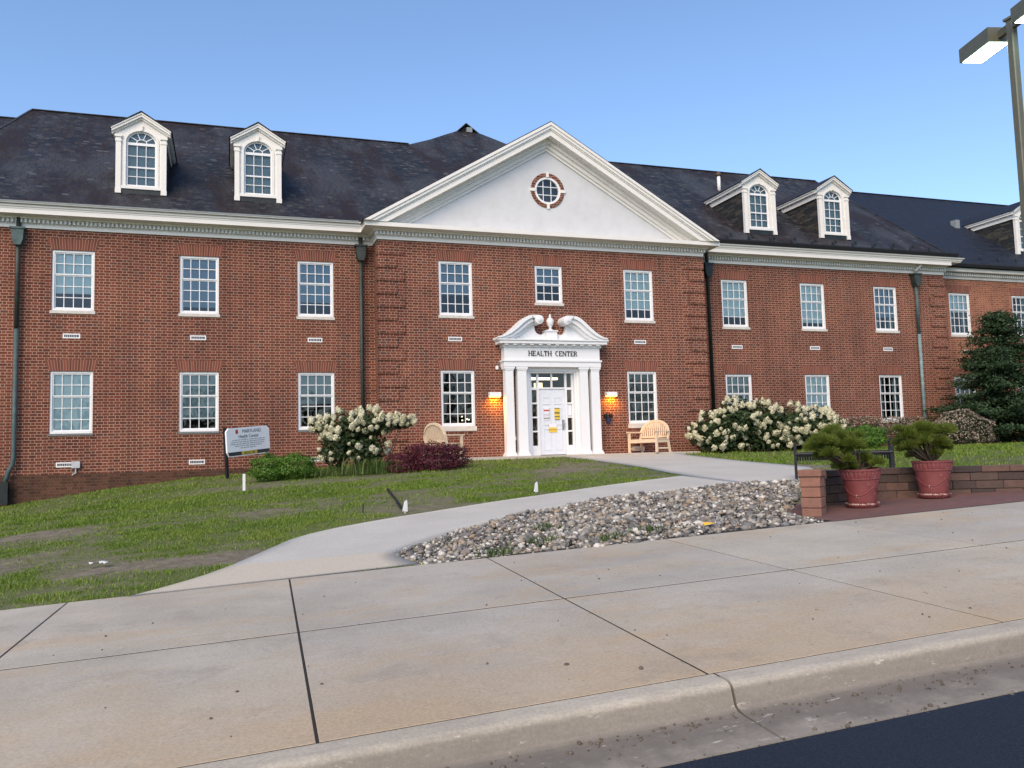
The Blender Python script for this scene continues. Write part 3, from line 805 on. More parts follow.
# roofs -----------------------------------------------------------------
PT = 0.745
def rz(y, ye, ze): return ze + (y - ye) * PT
EY, EZ, RY, RZ = 26.44, 7.52, 33.84, 13.03
def roof(polys, name, mat, thick=.09):
    mb = MB()
    for poly in polys:
        n = len(poly); lo = [(x, y, z - thick) for x, y, z in poly]
        mb.add(list(poly) + lo, [tuple(range(n)), tuple(range(2 * n - 1, n - 1, -1))] + [(i, i + n, (i + 1) % n + n, (i + 1) % n) for i in range(n)])
    return part(mb, name, mat)
HL, HR, BKY = -8.6, 27.95, 41.2
def YR(z): return RY + (z - RZ) / PT
main = [(HL, EY, EZ), (10.1, EY, EZ), (HR, EY, EZ), (27.3, RY, RZ), (13.2, RY, RZ), (7.16, RY, RZ), (-6.78, RY, RZ)]
roof([main, [(HL, EY, EZ), (-6.78, RY, RZ), (HL, BKY, EZ)], [(HR, EY, EZ), (HR, BKY, EZ), (27.3, RY, RZ)],
      [(-6.78, RY, RZ), (27.3, RY, RZ), (HR, BKY, EZ), (HL, BKY, EZ)]], 'roof', M['slate'])
# hip end of the rear wing with its little gablet, rising in the plane of the front slope
pk = [(7.16, RZ), (8.21, 13.63), (9.27, 14.36), (9.78, 14.70), (10.86, 14.70), (11.28, 14.34), (11.73, 13.92), (13.1, RZ)]
hp = [(x, YR(z), z) for x, z in pk]
za = 15.10; apx = (10.22, 36.0, za); bk = 14.0
roof([hp, [hp[0], (7.16, RY + bk, RZ), (10.22, RY + bk, za), apx, hp[3], hp[2], hp[1]],
      [hp[7], hp[6], hp[5], hp[4], apx, (10.22, RY + bk, za), (13.1, RY + bk, RZ)]], 'roof', M['slate'], .05)
gb = MB(); gb.add([(hp[3][0] + .15, hp[3][1] + .16, 14.72), (hp[4][0] - .15, hp[4][1] + .16, 14.72), (10.22, 36.2, za - .12)], [(0, 1, 2)])
part(gb, 'gablet', M['gutter_dark'])
part(MB().box(10.25, 10.5, 36.0, 36.25, 14.68, 14.9), 'gablet_vent', M['lead'])
# lower wings beyond both ends
roof([[(-40, EY + .02, EZ - .06), (HL + .6, EY + .02, EZ - .06), (-6.9, 32.98, 12.32), (-40, 32.98, 12.32)], [(-40, 32.98, 12.32), (-6.9, 32.98, 12.32), (-6.9, 39.6, 7.4), (-40, 39.6, 7.4)]], 'roof', M['slate'])
roof([[(26.9, DF - .42, 7.40), (52, DF - .42, 7.40), (52, 34.3, 12.80), (26.9, 34.3, 12.80)], [(26.9, 34.3, 12.80), (52, 34.3, 12.80), (52, 41.3, 7.3), (26.9, 41.3, 7.3)]], 'roof', M['shingle'])
for p, q, w, h in (((-6.78, RY, RZ + .005), (7.1, RY, RZ + .005), .14, .03), ((13.2, RY, RZ + .005), (27.3, RY, RZ + .005), .14, .03), ((-6.78, RY, RZ + .005), (HL, EY, EZ + .02), .10, .02), ((27.3, RY, RZ + .005), (HR, EY, EZ + .02), .10, .02), ((26.9, 34.3, 12.81), (52, 34.3, 12.81), .12, .03), ((-40, 32.98, 12.33), (-6.9, 32.98, 12.33), .12, .03)):
    part(MB().bar(p, q, w, h), 'ridge_cap', M['slate'])
# snow guards above the right-hand gutters
sg0 = None
sgm = MB().box(-.045, .045, -.02, .02, -.01, .10).mesh('snow_guard', M['black_green'])
for r_, (yy, xs_) in enumerate((((EY + .42), np.arange(17.6, 27.4, .95)), ((EY + .62), np.arange(17.9, 27.0, .95)))):
    for x in xs_:
        if 18.4 < x < 20 and r_ > 0: pass
        link('snow_guard', sgm, bld, (x - B0.x, yy - B0.y, rz(yy, EY, EZ) + .03))
for x in np.arange(28.6, 36, 1.0): link('snow_guard', sgm, bld, (x - B0.x, DF + .15 - B0.y, 7.40 + .57 * PT + .02))

# pediment --------------------------------------------------------------
PXC, PM, PZ = 10.17, .593, 11.02          # centre, slope, outer apex height
PB = 7.32
ty = MB()
hw = (PZ - .25 - PB) / PM
seg = 40
circ = [(PXC + .02 + .47 * math.cos(2 * math.pi * i / seg), 8.86 + .47 * math.sin(2 * math.pi * i / seg)) for i in range(seg)]
outer = []
for i in range(seg):
    a = 2 * math.pi * i / seg; dx, dz = math.cos(a), math.sin(a)
    t = 1e9
    if dz < 0: t = min(t, (PB - .05 - 8.86) / dz)
    den = dz + PM * abs(dx)
    if den > 1e-6: t = min(t, (PZ - .25 - 8.86) / den)
    outer.append((PXC + .02 + dx * t, 8.86 + dz * t))
corner_l, corner_r = (PXC - hw, PB - .05), (PXC + hw, PB - .05)
def add_face(pts): ty.add([(x, DP - .01, z) for x, z in pts], [tuple(range(len(pts)))])
for i in range(seg):
    j = (i + 1) % seg; o1, o2 = outer[i], outer[j]
    pts = [circ[i], o1]
    for cc in (corner_l, corner_r):
        on_base = lambda q: abs(q[1] - (PB - .05)) < 1e-6
        if on_base(o1) != on_base(o2) and ((cc[0] < PXC) == (o1[0] < PXC)): pts.append(cc)
    pts += [o2, circ[j]]
    add_face(pts)
part(ty, 'tympanum', M['stucco'])
def rake(mb, d0, d1, y0, y1, zb=PB + .004, ext=0.0):
    for s in (-1, 1):
        def xl(d): return PXC + s * (PZ - d - zb) / PM
        poly = [(PXC, PZ - d0), (xl(d0), zb), (xl(d1), zb), (PXC, PZ - d1)]
        if s > 0: poly = poly[::-1]
        mb.prism(poly, y0, y1)
rk = MB()
rake(rk, .00, .10, DP - .60, DP + .1, PB + .006)
rake(rk, .10, .20, DP - .565, DP + .1); rake(rk, .20, .245, DP - .53, DP + .1); rake(rk, .245, .43, DP - .50, DP + .1)
rake(rk, .43, .56, DP - .20, DP + .1); rake(rk, .56, .70, DP - .12, DP + .1); rake(rk, .70, .80, DP - .06, DP + .1)
part(rk, 'raking_cornice', M['paint'])
ed = MB(); rake(ed, -.035, -.003, DP - .585, DP + .1, PB + .02)
part(ed, 'roof_edge', M['gutter_dark'])
pr = MB()
for s in (-1, 1):
    e = PXC + s * (PZ - 7.4) / PM
    pr.quad((PXC, DP - .5, PZ - .02), (e, DP - .5, 7.38), (e, DP + .6, 7.38), (PXC, DP + 5.4, PZ - .02))
part(pr, 'pediment_roof', M['slate'])
# round window
oc = link('round_window', None, bld, (PXC + .02 - B0.x, DP - B0.y, 8.86))
rm = MB(); n_ = 40
def ring(mb, r0, r1, y0, y1, seg=40):
    vs = []; fs = []
    for i in range(seg):
        a = 2 * math.pi * i / seg; c, s_ = math.cos(a), math.sin(a)
        vs += [(r0 * c, y0, r0 * s_), (r1 * c, y0, r1 * s_), (r1 * c, y1, r1 * s_), (r0 * c, y1, r0 * s_)]
    for i in range(seg):
        j = (i + 1) % seg
        for k in range(4): fs.append((i * 4 + k, j * 4 + k, j * 4 + (k + 1) % 4, i * 4 + (k + 1) % 4))
    mb.add(vs, fs)
COL.objects.unlink(oc); bpy.data.objects.remove(oc)
ring(rm, .395, .47, -.02, .12)
for k in (-1, 1):
    rm.box(-.012 + .14 * k, .012 + .14 * k, .03, .06, -.385, .385); rm.box(-.385, .385, .032, .058, -.012 + .14 * k, .012 + .14 * k)
oc = link('round_window', rm.mesh('round_window', M['vinyl']), bld, (PXC + .02 - B0.x, DP - B0.y, 8.86))
bs = MB(); ring(bs, .472, .60, -.035, .02); build(bs, 'brick_surround', M['lintel_ring'] if 'lintel_ring' in M else M['brick'], oc)
ks = MB()
for a in range(4):
    c, s_ = int(round(math.cos(a * math.pi / 2))), int(round(math.sin(a * math.pi / 2)))
    cx, cz = .545 * c, .545 * s_; ks.box(cx - .05 - .035 * abs(c), cx + .05 + .035 * abs(c), -.055, .02, cz - .05 - .035 * abs(s_), cz + .05 + .035 * abs(s_))
build(ks, 'keystone', M['paint'], oc)
gl = MB(); gl.add([(.40 * math.cos(2 * math.pi * i / 32), .045, .40 * math.sin(2 * math.pi * i / 32)) for i in range(32)], [tuple(range(32))]); build(gl, 'pane', M['glass'], oc)
bo = MB(); bo.box(-.7, .7, .3, .32, -.7, .7); build(bo, 'attic_interior', M['interior'], oc)

# dormers ---------------------------------------------------------------
def make_dormer(xc, yc, zc, roofmat, cheekmat, zlip=0.0):
    W, H = .70, 2.46                                   # half width, ridge height above the pilaster foot
    o = None
    f = MB()
    # pilasters
    for s in (-1, 1):
        a, b = sorted((s * .70, s * .555))
        f.box(a, b, -.06, .06, -.02, 1.55); f.box(a - .015, b + .015, -.075, .06, 1.55, 1.60); f.box(a, b, -.06, .06, 1.60, 1.69); f.box(a - .03, b + .03, -.09, .06, 1.69, 1.76); f.box(a - .01, b + .01, -.07, .06, -.02, .12)
    # face panel with an arched opening: half width .41, springing at 1.57
    ow, sp, sb, az = .425, 1.57, .22, .83
    def pan(pts): f.add([(x, .0, z) for x, z in pts] + [(x, .05, z) for x, z in pts], [tuple(range(len(pts)))])
    pan([(-.56, sb - .12), (-ow, sb - .12), (-ow, sp), (-.56, sp)]); pan([(ow, sb - .12), (.56, sb - .12), (.56, sp), (ow, sp)])
    f.box(-.57, .57, -.05, .08, sb - .09, sb)         # sill
    arc = [(ow * math.cos(math.pi * i / 20), sp + az * ow * math.sin(math.pi * i / 20)) for i in range(21)]
    def outp(i):
        x, z = arc[i]; a = math.pi * i / 20; dx, dz = math.cos(a), az * math.sin(a)
        t = 9
        if abs(dx) > 1e-6: t = min(t, .72 / abs(dx))
        den = dz + .62 * abs(dx)
        t = min(t, (H - .03 - sp) / den); return (dx * t, sp + dz * t)
    op_ = [outp(i) for i in range(21)]
    for i in range(20): pan([arc[i], op_[i], op_[i + 1], arc[i + 1]])
    for i in range(20):
        (x0, z0), (x1, z1) = arc[i], arc[i + 1]
        f.quad((x0, 0, z0), (x1, 0, z1), (x1, .12, z1), (x0, .12, z0))
        k = 1.15
        f.add([(x0, -.025, z0), (x1, -.025, z1), (x1 * k, -.025, sp + (z1 - sp) * k), (x0 * k, -.025, sp + (z0 - sp) * k), (x0 * k, .0, sp + (z0 - sp) * k), (x1 * k, .0, sp + (z1 - sp) * k), (x0, .0, z0), (x1, .0, z1)], [(0, 1, 2, 3), (3, 2, 5, 4), (1, 0, 6, 7)])
    for s in (-1, 1):
        f.quad((s * ow, 0, sb), (s * ow, 0, sp), (s * ow, .12, sp), (s * ow, .12, sb)); a, b = sorted((s * ow, s * (ow + .06))); f.box(a, b, -.025, .0, sb, sp)
    f.prism([(-.03, sp + az * ow * 1.02), (.03, sp + az * ow * 1.02), (.042, sp + az * ow + .17), (-.042, sp + az * ow + .17)], -.055, 0.0)
    # open gable moulding and eaves returns
    m = .62
    for (d0, d1, ya) in ((0, .05, -.15), (.05, .125, -.125), (.125, .185, -.06)):
        for s in (-1, 1):
            e = .83 - (0.0 if d0 == 0 else .02)
            poly = [(0, H - d0), (s * e, H - d0 - m * e), (s * e, H - d1 - m * e), (0, H - d1)]
            if s > 0: poly = poly[::-1]
            f.prism(poly, ya, .06)
    o = link('dormer', f.mesh('dormer', M['paint']), bld, (xc - B0.x, yc - B0.y, zc)); o.scale = (1.015, 1.0, 1.015)
    # window
    w = MB(); a = ow - .002
    for s in (-1, 1): x0, x1 = sorted((s * a, s * (a - .05))); w.box(x0, x1, .05, .10, sb, sp)
    w.box(-a + .05, a - .05, .05, .10, sb, sb + .06); w.box(-a + .05, a - .05, .045, .10, sp - .075, sp + .005); w.box(-a + .05, a - .05, .06, .10, .80, .845)
    for i in (1, 2):
        x = -a + .05 + (2 * a - .1) * i / 3; w.box(x - .01, x + .01, .066, .09, sb + .06, .80); w.box(x - .01, x + .01, .066, .09, .845, sp - .075)
    for z in ((sb + .06 + .80) / 2, (.845 + sp - .075) / 2): w.box(-a + .05, a - .05, .068, .088, z - .01, z + .01)
    for i in range(20):
        (x0, z0), (x1, z1) = arc[i], arc[i + 1]; k = .88
        w.add([(x0, .05, z0), (x1, .05, z1), (x1 * k, .05, sp + (z1 - sp) * k), (x0 * k, .05, sp + (z0 - sp) * k), (x0 * k, .1, sp + (z0 - sp) * k), (x1 * k, .1, sp + (z1 - sp) * k)], [(0, 1, 2, 3), (3, 2, 5, 4)])
        k1, k2 = .36, .30
        w.add([(x0 * k1, .06, sp + (z0 - sp) * k1), (x1 * k1, .06, sp + (z1 - sp) * k1), (x1 * k2, .06, sp + (z1 - sp) * k2), (x0 * k2, .06, sp + (z0 - sp) * k2)], [(0, 1, 2, 3)])
    for an in (36, 72, 108, 144):
        c, s_ = math.cos(R(an)), math.sin(R(an)); w.bar((c * .135, .075, sp + az * s_ * .135), (c * .385, .075, sp + az * s_ * .385), .02, .022)
    build(w, 'arched_window', M['vinyl'], o)
    g = MB(); g.add([(-a, .083, sb), (a, .083, sb)] + [(x * .98, .083, z) for x, z in arc], [tuple(range(23))]); build(g, 'pane', M['glass'], o)
    bb = MB(); bb.box(-.5, .5, .16, .17, .45 if zlip else .1, 2.0); build(bb, 'blind', M['blind_grey'], o)
    # cheeks and roof run back into the slope
    ck = MB(); ye = 1.55 / PT + .15
    for s in (-1, 1): ck.add([(s * .66, .055, -.25), (s * .66, .055, 1.93), (s * .66, 2.75, 1.93), (s * .66, .4, .1)], [(0, 1, 2, 3)])
    build(ck, 'cheek', cheekmat, o)
    for s in (-1, 1):
        ev = MB(); q = lambda u, v: sorted((s * u, s * v))
        ev.prism(([q(.665, .80)[0], 1.79], [q(.665, .80)[1], 1.79], [q(.665, .80)[1], 1.87], [q(.665, .80)[0], 1.87]), .06, 2.55)
        x0, x1 = q(.667, .83); ev.box(x0, x1, .06, 2.65, 1.872, 1.935)
        x0, x1 = q(.663, .71); ev.box(x0, x1, .06, 2.35, 1.60, 1.788)
        build(ev, 'eaves', M['paint'], o)
    rf = MB()
    for s in (-1, 1): rf.add([(0, -.19, H + .035), (s * .865, -.17, H + .033 - m * .865), (s * .865, 2.75, H + .033 - m * .865), (0, 3.45, H + .033), (0, -.17, H + .004), (s * .865, -.17, H + .004 - m * .865), (s * .865, 2.75, H + .004 - m * .865)], [(0, 1, 2, 3), (0, 4, 5, 1), (1, 5, 6, 2)])
    build(rf, 'dormer_roof', roofmat, o)
    lf = MB(); lf.box(-.56, .56, -.02, .06, -.04, .13); build(lf, 'apron', M['black_green'], o)
    return o
for x in (-2.51, .895): make_dormer(x, 27.38, 8.22, M['slate'], M['slate_cheek'])
for x in (19.49, 22.95): make_dormer(x, 27.45, 8.28, M['slate'], M['slate_cheek'])
make_dormer(34.3, 28.4, 8.41, M['shingle'], M['slate_cheek'])

# roof vents
vp = MB(); vp.tube([(20.42, 31.6, 11.2), (20.42, 31.6, 11.98)], .075, 12); part(vp, 'vent_pipe', M['paint'], smooth=True)
vc = MB(); vc.lathe([(.02, .0), (.12, .02), (.13, .10), (.05, .2), (.0, .22)], 14, (20.42, 31.6, 11.98)); part(vc, 'vent_cap', plain('rusty_cap', (0.10, 0.06, 0.045), 0.7), smooth=True)
v2 = MB().box(32.75, 33.0, 30.8, 31.1, 10.1, 10.6); part(v2, 'vent_pipe', M['lead'])

# wall vents
vm = MB(); vm.box(-.225, .225, -.012, .02, 0, .035); vm.box(-.225, .225, -.012, .02, .105, .14); vm.box(-.225, -.19, -.012, .02, .035, .105); vm.box(.19, .225, -.012, .02, .035, .105)
vf = vm.mesh('wall_vent', M['vinyl'])
vs_ = MB().box(-.19, .19, -.004, .02, .035, .105)
for i in range(8): vs_.box(-.165 + i * .045, -.15 + i * .045, -.010, .0, .035, .105)
vsm = MB().box(-.19, .19, -.004, .02, .035, .105).mesh('vent_slots', M['vent_dark'])
vbm = MB()
for i in range(7): vbm.box(-.148 + i * .046, -.138 + i * .046, -.011, -.004, .035, .105)
vbar = vbm.mesh('vent_bars', M['vinyl'])
for x, z, Y in ((-4.28, 3.72, DL), (-.86, 3.73, DL), (2.58, 3.72, DL), (6.87, 3.70, DP), (13.43, 3.71, DP), (17.83, 3.71, DR), (21.27, 3.72, DR), (24.72, 3.72, DR), (29.4, 3.75, DF), (-4.4, .03, DL), (-.88, .01, DL), (2.64, .0, DL), (-7.7, 3.72, DL), (13.2, 0.06, DP)):
    o = link('wall_vent', vf, bld, (x - B0.x, Y - B0.y, z)); link('vent_slots', vsm, o); link('vent_bars', vbar, o)
jb = MB(); jb.box(-4.22, -4.0, DL - .09, DL, .0, .19); jb.tube([(-4.11, DL - .045, .0), (-4.11, DL - .045, -.14), (-4.2, DL - .045, -.2)], .022, 8)
part(jb, 'junction_box', plain('grey_metal', (0.45, 0.47, 0.49), 0.5))

# downspouts
def spout(x, Y, pts, ms, head, hm):
    if head:
        zt = head
        h = MB()
        h.prism([(x - .16, zt), (x + .16, zt), (x + .14, zt - .30), (x + .08, zt - .46), (x - .08, zt - .46), (x - .14, zt - .30)], Y - .27, Y - .02)
        h.box(x - .20, x + .20, Y - .30, Y - .01, zt, zt + .05)
        part(h, 'conductor_head', hm)
    for (p, m_) in zip(pts, ms):
        t = MB(); t.tube(p, .062, 12); part(t, 'downspout', m_, smooth=True)
spout(-5.66, DL, [[(-5.66, DL - .13, 7.15), (-5.66, DL - .13, 3.95)], [(-5.66, DL - .13, 3.95), (-5.66, DL - .13, .35), (-5.68, DL - .14, .15), (-5.77, DL - .16, -.05), (-5.84, DL - .2, -.35)], [(-5.84, DL - .2, -.30), (-5.85, DL - .2, -.9)]],
      [M['copper_dark'], M['copper_green'], M['black_green']], 6.80, M['copper_green'])
b_ = MB().box(-5.94, -5.75, DL - .30, DL - .1, -.95, -.33); part(b_, 'downspout_boot', M['black_green'])
spout(4.02, DL, [[(4.02, DL - .13, 7.1), (4.02, DL - .13, -.3)]], [M['copper_dark']], 6.80, M['copper_dark'])
spout(16.64, DR, [[(16.45, DR - .45, 7.35), (16.58, DR - .2, 7.1), (16.64, DR - .14, 6.9), (16.64, DR - .14, -.2)]], [M['black_green']], 6.78, M['black_green'])
spout(26.2, DR, [[(26.45, DR - .35, 7.3), (26.2, DR - .14, 6.95)], [(26.2, DR - .13, 6.6), (26.2, DR - .13, 4.4)], [(26.2, DR - .13, 4.4), (26.2, DR - .13, -.2)]], [M['paint'], M['copper_green'], M['copper_pale']], 6.80, M['copper_dark'])

# portico ----------------------------------------------------------------
po = MB()
PW = M['paint_clean']
YF = DP - .42
for x0, x1 in ((9.16, 9.30), (10.92, 11.02)): pass
# casing around the doorway
po.box(9.14, 9.27, DP - .16, DP + .02, -.01, 2.86); po.box(10.95, 11.03, DP - .16, DP + .02, -.01, 2.86)
po.box(9.27, 10.95, DP - .16, DP + .02, 2.735, 2.86)
po.box(9.27, 9.33, DP - .10, DP + .06, -.01, 2.735); po.box(10.89, 10.95, DP - .10, DP + .06, -.01, 2.735); po.box(9.33, 10.89, DP - .10, DP + .06, 2.68, 2.735)
porch = part(po, 'portico', PW)
def sub_(mb, name, mat, smooth=False, bevel=0.0): return build(mb, name, mat, porch, (0, 0, 0), smooth, bevel)
en = MB()
en.box(8.37, 11.76, DP - .37, DP + .005, 2.86, 3.03); en.box(8.34, 11.79, DP - .40, DP + .004, 3.03, 3.085)
en.box(8.40, 11.73, DP - .35, DP + .003, 3.085, 3.50); en.box(8.35, 11.78, DP - .40, DP + .002, 3.50, 3.55)
en.box(8.20, 11.94, DP - .53, DP + .001, 3.60, 3.70); en.box(8.16, 11.98, DP - .57, DP, 3.70, 3.735)
en.box(8.355, 11.775, DP - .395, DP, 3.55, 3.60)
sub_(en, 'entablature', PW)
di = MB()
pl_ = [(8.355, DP - .38), (8.355, DP - .40)]
for i in range(12): x = 8.37 + i * .29; pl_ += [(x, DP - .40), (x, DP - .50), (x + .12, DP - .50), (x + .12, DP - .40)]
di.prism_z(pl_ + [(11.775, DP - .40), (11.775, DP - .38)], 3.551, 3.598)
sub_(di, 'dentil_course', PW)
for xc_, wd in ((8.555, .29), (8.985, .32), (11.15, .30), (11.555, .31)):
    c = MB(); a = wd / 2
    c.prism([(xc_ - a, .10), (xc_ + a, .10), (xc_ + a * .93, 2.74), (xc_ - a * .93, 2.74)], DP - .33, DP - .07)
    c.box(xc_ - a - .03, xc_ + a + .03, DP - .36, DP - .05, .04, .10); c.box(xc_ - a - .055, xc_ + a + .055, DP - .385, DP - .03, -.01, .04)
    c.box(xc_ - a - .0, xc_ + a + .0, DP - .345, DP - .06, 2.74, 2.79); c.box(xc_ - a - .035, xc_ + a + .035, DP - .36, DP - .05, 2.79, 2.859)
    sub_(c, 'pilaster', PW)
# swan-neck pediment
def bez(p, n=14):
    out = []
    for i in range(n + 1):
        t = i / n; a = (1 - t) ** 3; b = 3 * t * (1 - t) ** 2; c = 3 * t * t * (1 - t); d = t ** 3
        out.append((a * p[0][0] + b * p[1][0] + c * p[2][0] + d * p[3][0], a * p[0][1] + b * p[1][1] + c * p[2][1] + d * p[3][1]))
    return out
sw = MB()
XC = 10.06
up = bez([(-1.93, 3.80), (-1.35, 3.92), (-1.12, 4.52), (-.72, 4.535)])
lo = bez([(-1.93, 3.737), (-1.20, 3.72), (-.98, 4.26), (-.66, 4.33)])
md = [((u[0] * .55 + l[0] * .45), (u[1] * .55 + l[1] * .45)) for u, l in zip(up, lo)]
tymp_l = bez([(-1.75, 3.737), (-1.10, 3.76), (-.95, 4.20), (-.55, 4.30)])
def both(poly, y0, y1, mb, sides=(-1, 1)):
    for s in sides:
        q = [(XC + (x if s > 0 else -x), z) for x, z in poly]
        mb.prism(q if s > 0 else q[::-1], y0, y1)
lo2 = [(l[0] + .03, max(3.737, l[1] - .08)) for l in lo]
for s in (-1, 1):
    sw = MB()
    def strip(A, B, y0, y1):
        for i in range(len(A) - 1): both([A[i], B[i], B[i + 1], A[i + 1]], y0, y1, sw, (-s,))
    strip(up, md, DP - .52, DP); strip(md, lo, DP - .44, DP); strip(lo, lo2, DP - .34, DP)
    cx = XC + s * .49
    ang = [2 * math.pi * i / 28 for i in range(28)]
    sw.prism([(cx + .145 * math.cos(a), 4.39 + .145 * math.sin(a)) for a in ang], DP - .525, DP)
    sw.prism([(cx + .09 * math.cos(a), 4.39 + .09 * math.sin(a)) for a in ang], DP - .555, DP - .52)
    sw.prism([(cx + .045 * math.cos(a), 4.39 + .045 * math.sin(a)) for a in ang], DP - .58, DP - .55)
    sw.box(min(cx, cx + s * .235), max(cx, cx + s * .235), DP - .52, DP - .002, 4.44, 4.536)
    sub_(sw, 'swan_neck', PW)
tp = MB()
dip = bez([(-.55, 4.28), (-.62, 3.92), (-.30, 3.86), (-.20, 4.02)], 10)
poly = [(-1.75, 3.737)] + [p for p in tymp_l[1:]] + dip + [(0, 4.02), (0, 3.737)]
both(poly, DP - .20, DP - .001, tp)
tp.box(XC - .19, XC + .19, DP - .32, DP - .02, 3.736, 4.03); tp.box(XC - .22, XC + .22, DP - .35, DP - .02, 4.03, 4.07)
sub_(tp, 'pediment_panel', PW)
ur = MB(); ur.lathe([(.0, 0), (.10, .0), (.10, .03), (.04, .06), (.045, .10), (.10, .20), (.125, .30), (.12, .36), (.085, .37), (.10, .385), (.10, .40), (.045, .43), (.03, .47), (.04, .49), (.02, .54), (.0, .56)], 18, (XC, DP - .20, 4.07))
sub_(ur, 'urn', PW, smooth=True)
# serif capitals built from strokes: HEALTH CENTER
def letters(text, x0, z0, h, Y, width_total, depth=.02):
    G = {'H': .86, 'E': .66, 'A': .84, 'L': .64, 'T': .76, ' ': .55, 'C': .78, 'N': .86, 'R': .78}
    gap = .20; tot = sum(G[c] for c in text) + gap * (len(text) - 1)
    k = width_total / tot; mb = MB(); x = x0; th, tn, sr = .16 * h, .085 * h, .06 * h
    for ch in text:
        w = G[ch] * k
        def B_(a, b, c, d): mb.box(x + a, x + b, Y - depth, Y, z0 + c, z0 + d)
        def stem(a):
            B_(a, a + th, 0, h); B_(a - sr, a + th + sr, 0, tn * .7); B_(a - sr, a + th + sr, h - tn * .7, h)
        if ch == 'H': stem(0); stem(w - th); B_(th, w - th, h * .47, h * .47 + tn)
        elif ch == 'E':
            stem(0); B_(th, w, h - tn, h); B_(th, w * .85, h * .48, h * .48 + tn); B_(th, w, 0, tn); B_(w - tn, w, h * .75, h); B_(w - tn, w, 0, h * .25)
        elif ch == 'L': stem(0); B_(th, w, 0, tn); B_(w - tn, w, 0, h * .28)
        elif ch == 'T': stem(w / 2 - th / 2); B_(0, w, h - tn, h); B_(0, tn, h * .72, h); B_(w - tn, w, h * .72, h)
        elif ch == 'A':
            mb.prism([(x, z0), (x + tn, z0), (x + w / 2 + tn / 2, z0 + h), (x + w / 2 - tn / 2, z0 + h)], Y - depth, Y)
            mb.prism([(x + w - th, z0), (x + w, z0), (x + w / 2 + tn / 2, z0 + h), (x + w / 2 - tn, z0 + h)], Y - depth - .001, Y - .001)
            B_(w * .2, w * .75, h * .32, h * .32 + tn)
        elif ch == 'N':
            B_(tn * .2, tn * 1.4, 0, h); B_(w - tn * 1.3, w, 0, h); mb.prism([(x + w - th, z0), (x + w, z0), (x + th, z0 + h), (x, z0 + h)], Y - depth - .001, Y - .001)
            B_(-sr, tn * 1.4 + sr, 0, tn * .7); B_(w - tn - sr, w + sr, h - tn * .7, h)
        elif ch in 'CR':
            n = 14
            if ch == 'C':
                cx, cz, ra, rb_ = x + w * .55, z0 + h / 2, w * .52, h / 2; a0, a1 = R(48), R(312)
            else:
                stem(0); cx, cz, ra, rb_ = x + w * .42, z0 + h * .74, w * .42, h * .26; a0, a1 = R(-90), R(90)
                B_(th, w * .45, h - tn, h); B_(th, w * .45, h * .48, h * .48 + tn)
                mb.prism([(x + w * .8, z0), (x + w * 1.02, z0), (x + w * .58, z0 + h * .52), (x + w * .40, z0 + h * .52)], Y - depth - .001, Y - .001)
            for i in range(n):
                p, q = a0 + (a1 - a0) * i / n, a0 + (a1 - a0) * (i + 1) / n
                def tw(a): return tn + (th - tn) * abs(math.cos(a))
                mb.prism([(cx + ra * math.cos(p), cz + rb_ * math.sin(p)), (cx + ra * math.cos(q), cz + rb_ * math.sin(q)),
                          (cx + (ra - tw(q)) * math.cos(q), cz + (rb_ - tn) * math.sin(q)), (cx + (ra - tw(p)) * math.cos(p), cz + (rb_ - tn) * math.sin(p))][::-1], Y - depth, Y)
        x += w + gap * k
    return mb
sub_(letters('HEALTH CENTER', 9.22, 3.215, .165, DP - .35, 1.70), 'lettering', M['letter'])
# the porch parts were built in world coordinates
# (parented under the casing, which itself sits at OFF, so no further shift is needed)

# door, sidelights, transom -----------------------------------------------
dr = MB()
YD = DP + .05
dr.box(9.335, 9.42, YD - .04, YD + .06, -.01, 2.70); dr.box(9.60, 9.675, YD - .04, YD + .06, -.01, 2.70); dr.box(10.59, 10.66, YD - .04, YD + .06, -.01, 2.70); dr.box(10.83, 10.885, YD - .04, YD + .06, -.01, 2.70)
for a, b in ((9.42, 9.60), (10.66, 10.83)):
    for z0, z1 in ((-.01, .31), (.75, .80), (1.21, 1.26), (1.67, 1.72), (2.14, 2.22), (2.68, 2.70)): dr.box(a, b, YD - .035, YD + .055, z0, z1)
dr.box(9.675, 10.59, YD - .035, YD + .055, 2.165, 2.22); dr.box(9.675, 10.59, YD - .035, YD + .055, 2.68, 2.70); dr.box(10.10, 10.16, YD - .03, YD + .05, 2.22, 2.68)
fr = part(dr, 'door_frame', PW)
g = MB()
for a, b, c, d in ((9.41, 9.61, .3, 2.7), (10.65, 10.84, .3, 2.7), (9.67, 10.6, 2.2, 2.7)): g.quad((a, YD + .02, c), (b, YD + .02, c), (b, YD + .02, d), (a, YD + .02, d))
build(g, 'glazing', M['glass_door'], fr)
nt4 = MB().box(10.67, 10.82, YD + .0, YD + .01, 1.28, 1.66); build(nt4, 'paper_notice', plain('pale_paper', (0.72, 0.74, 0.78), 0.8, var=.05), fr)
lf = MB()
lx0, lx1 = 9.68, 10.585
pans = [(9.80, 10.06, 1.66, 1.90), (10.20, 10.46, 1.66, 1.90), (9.80, 10.06, .98, 1.56), (10.20, 10.46, .98, 1.56), (9.80, 10.06, .16, .86), (10.20, 10.46, .16, .86)]
lf.box(lx0, lx1, YD - .005, YD + .04, .01, 2.16)
for a, b, c, d in pans:
    for (q0, q1, q2, q3) in ((a, b, c, c + .025), (a, b, d - .025, d), (a, a + .025, c + .025, d - .025), (b - .025, b, c + .025, d - .025)): lf.box(q0, q1, YD - .02, YD - .004, q2, q3)
door = part(lf, 'door', plain('pale_door_paint', (0.66, 0.69, 0.74), 0.45, var=.04))
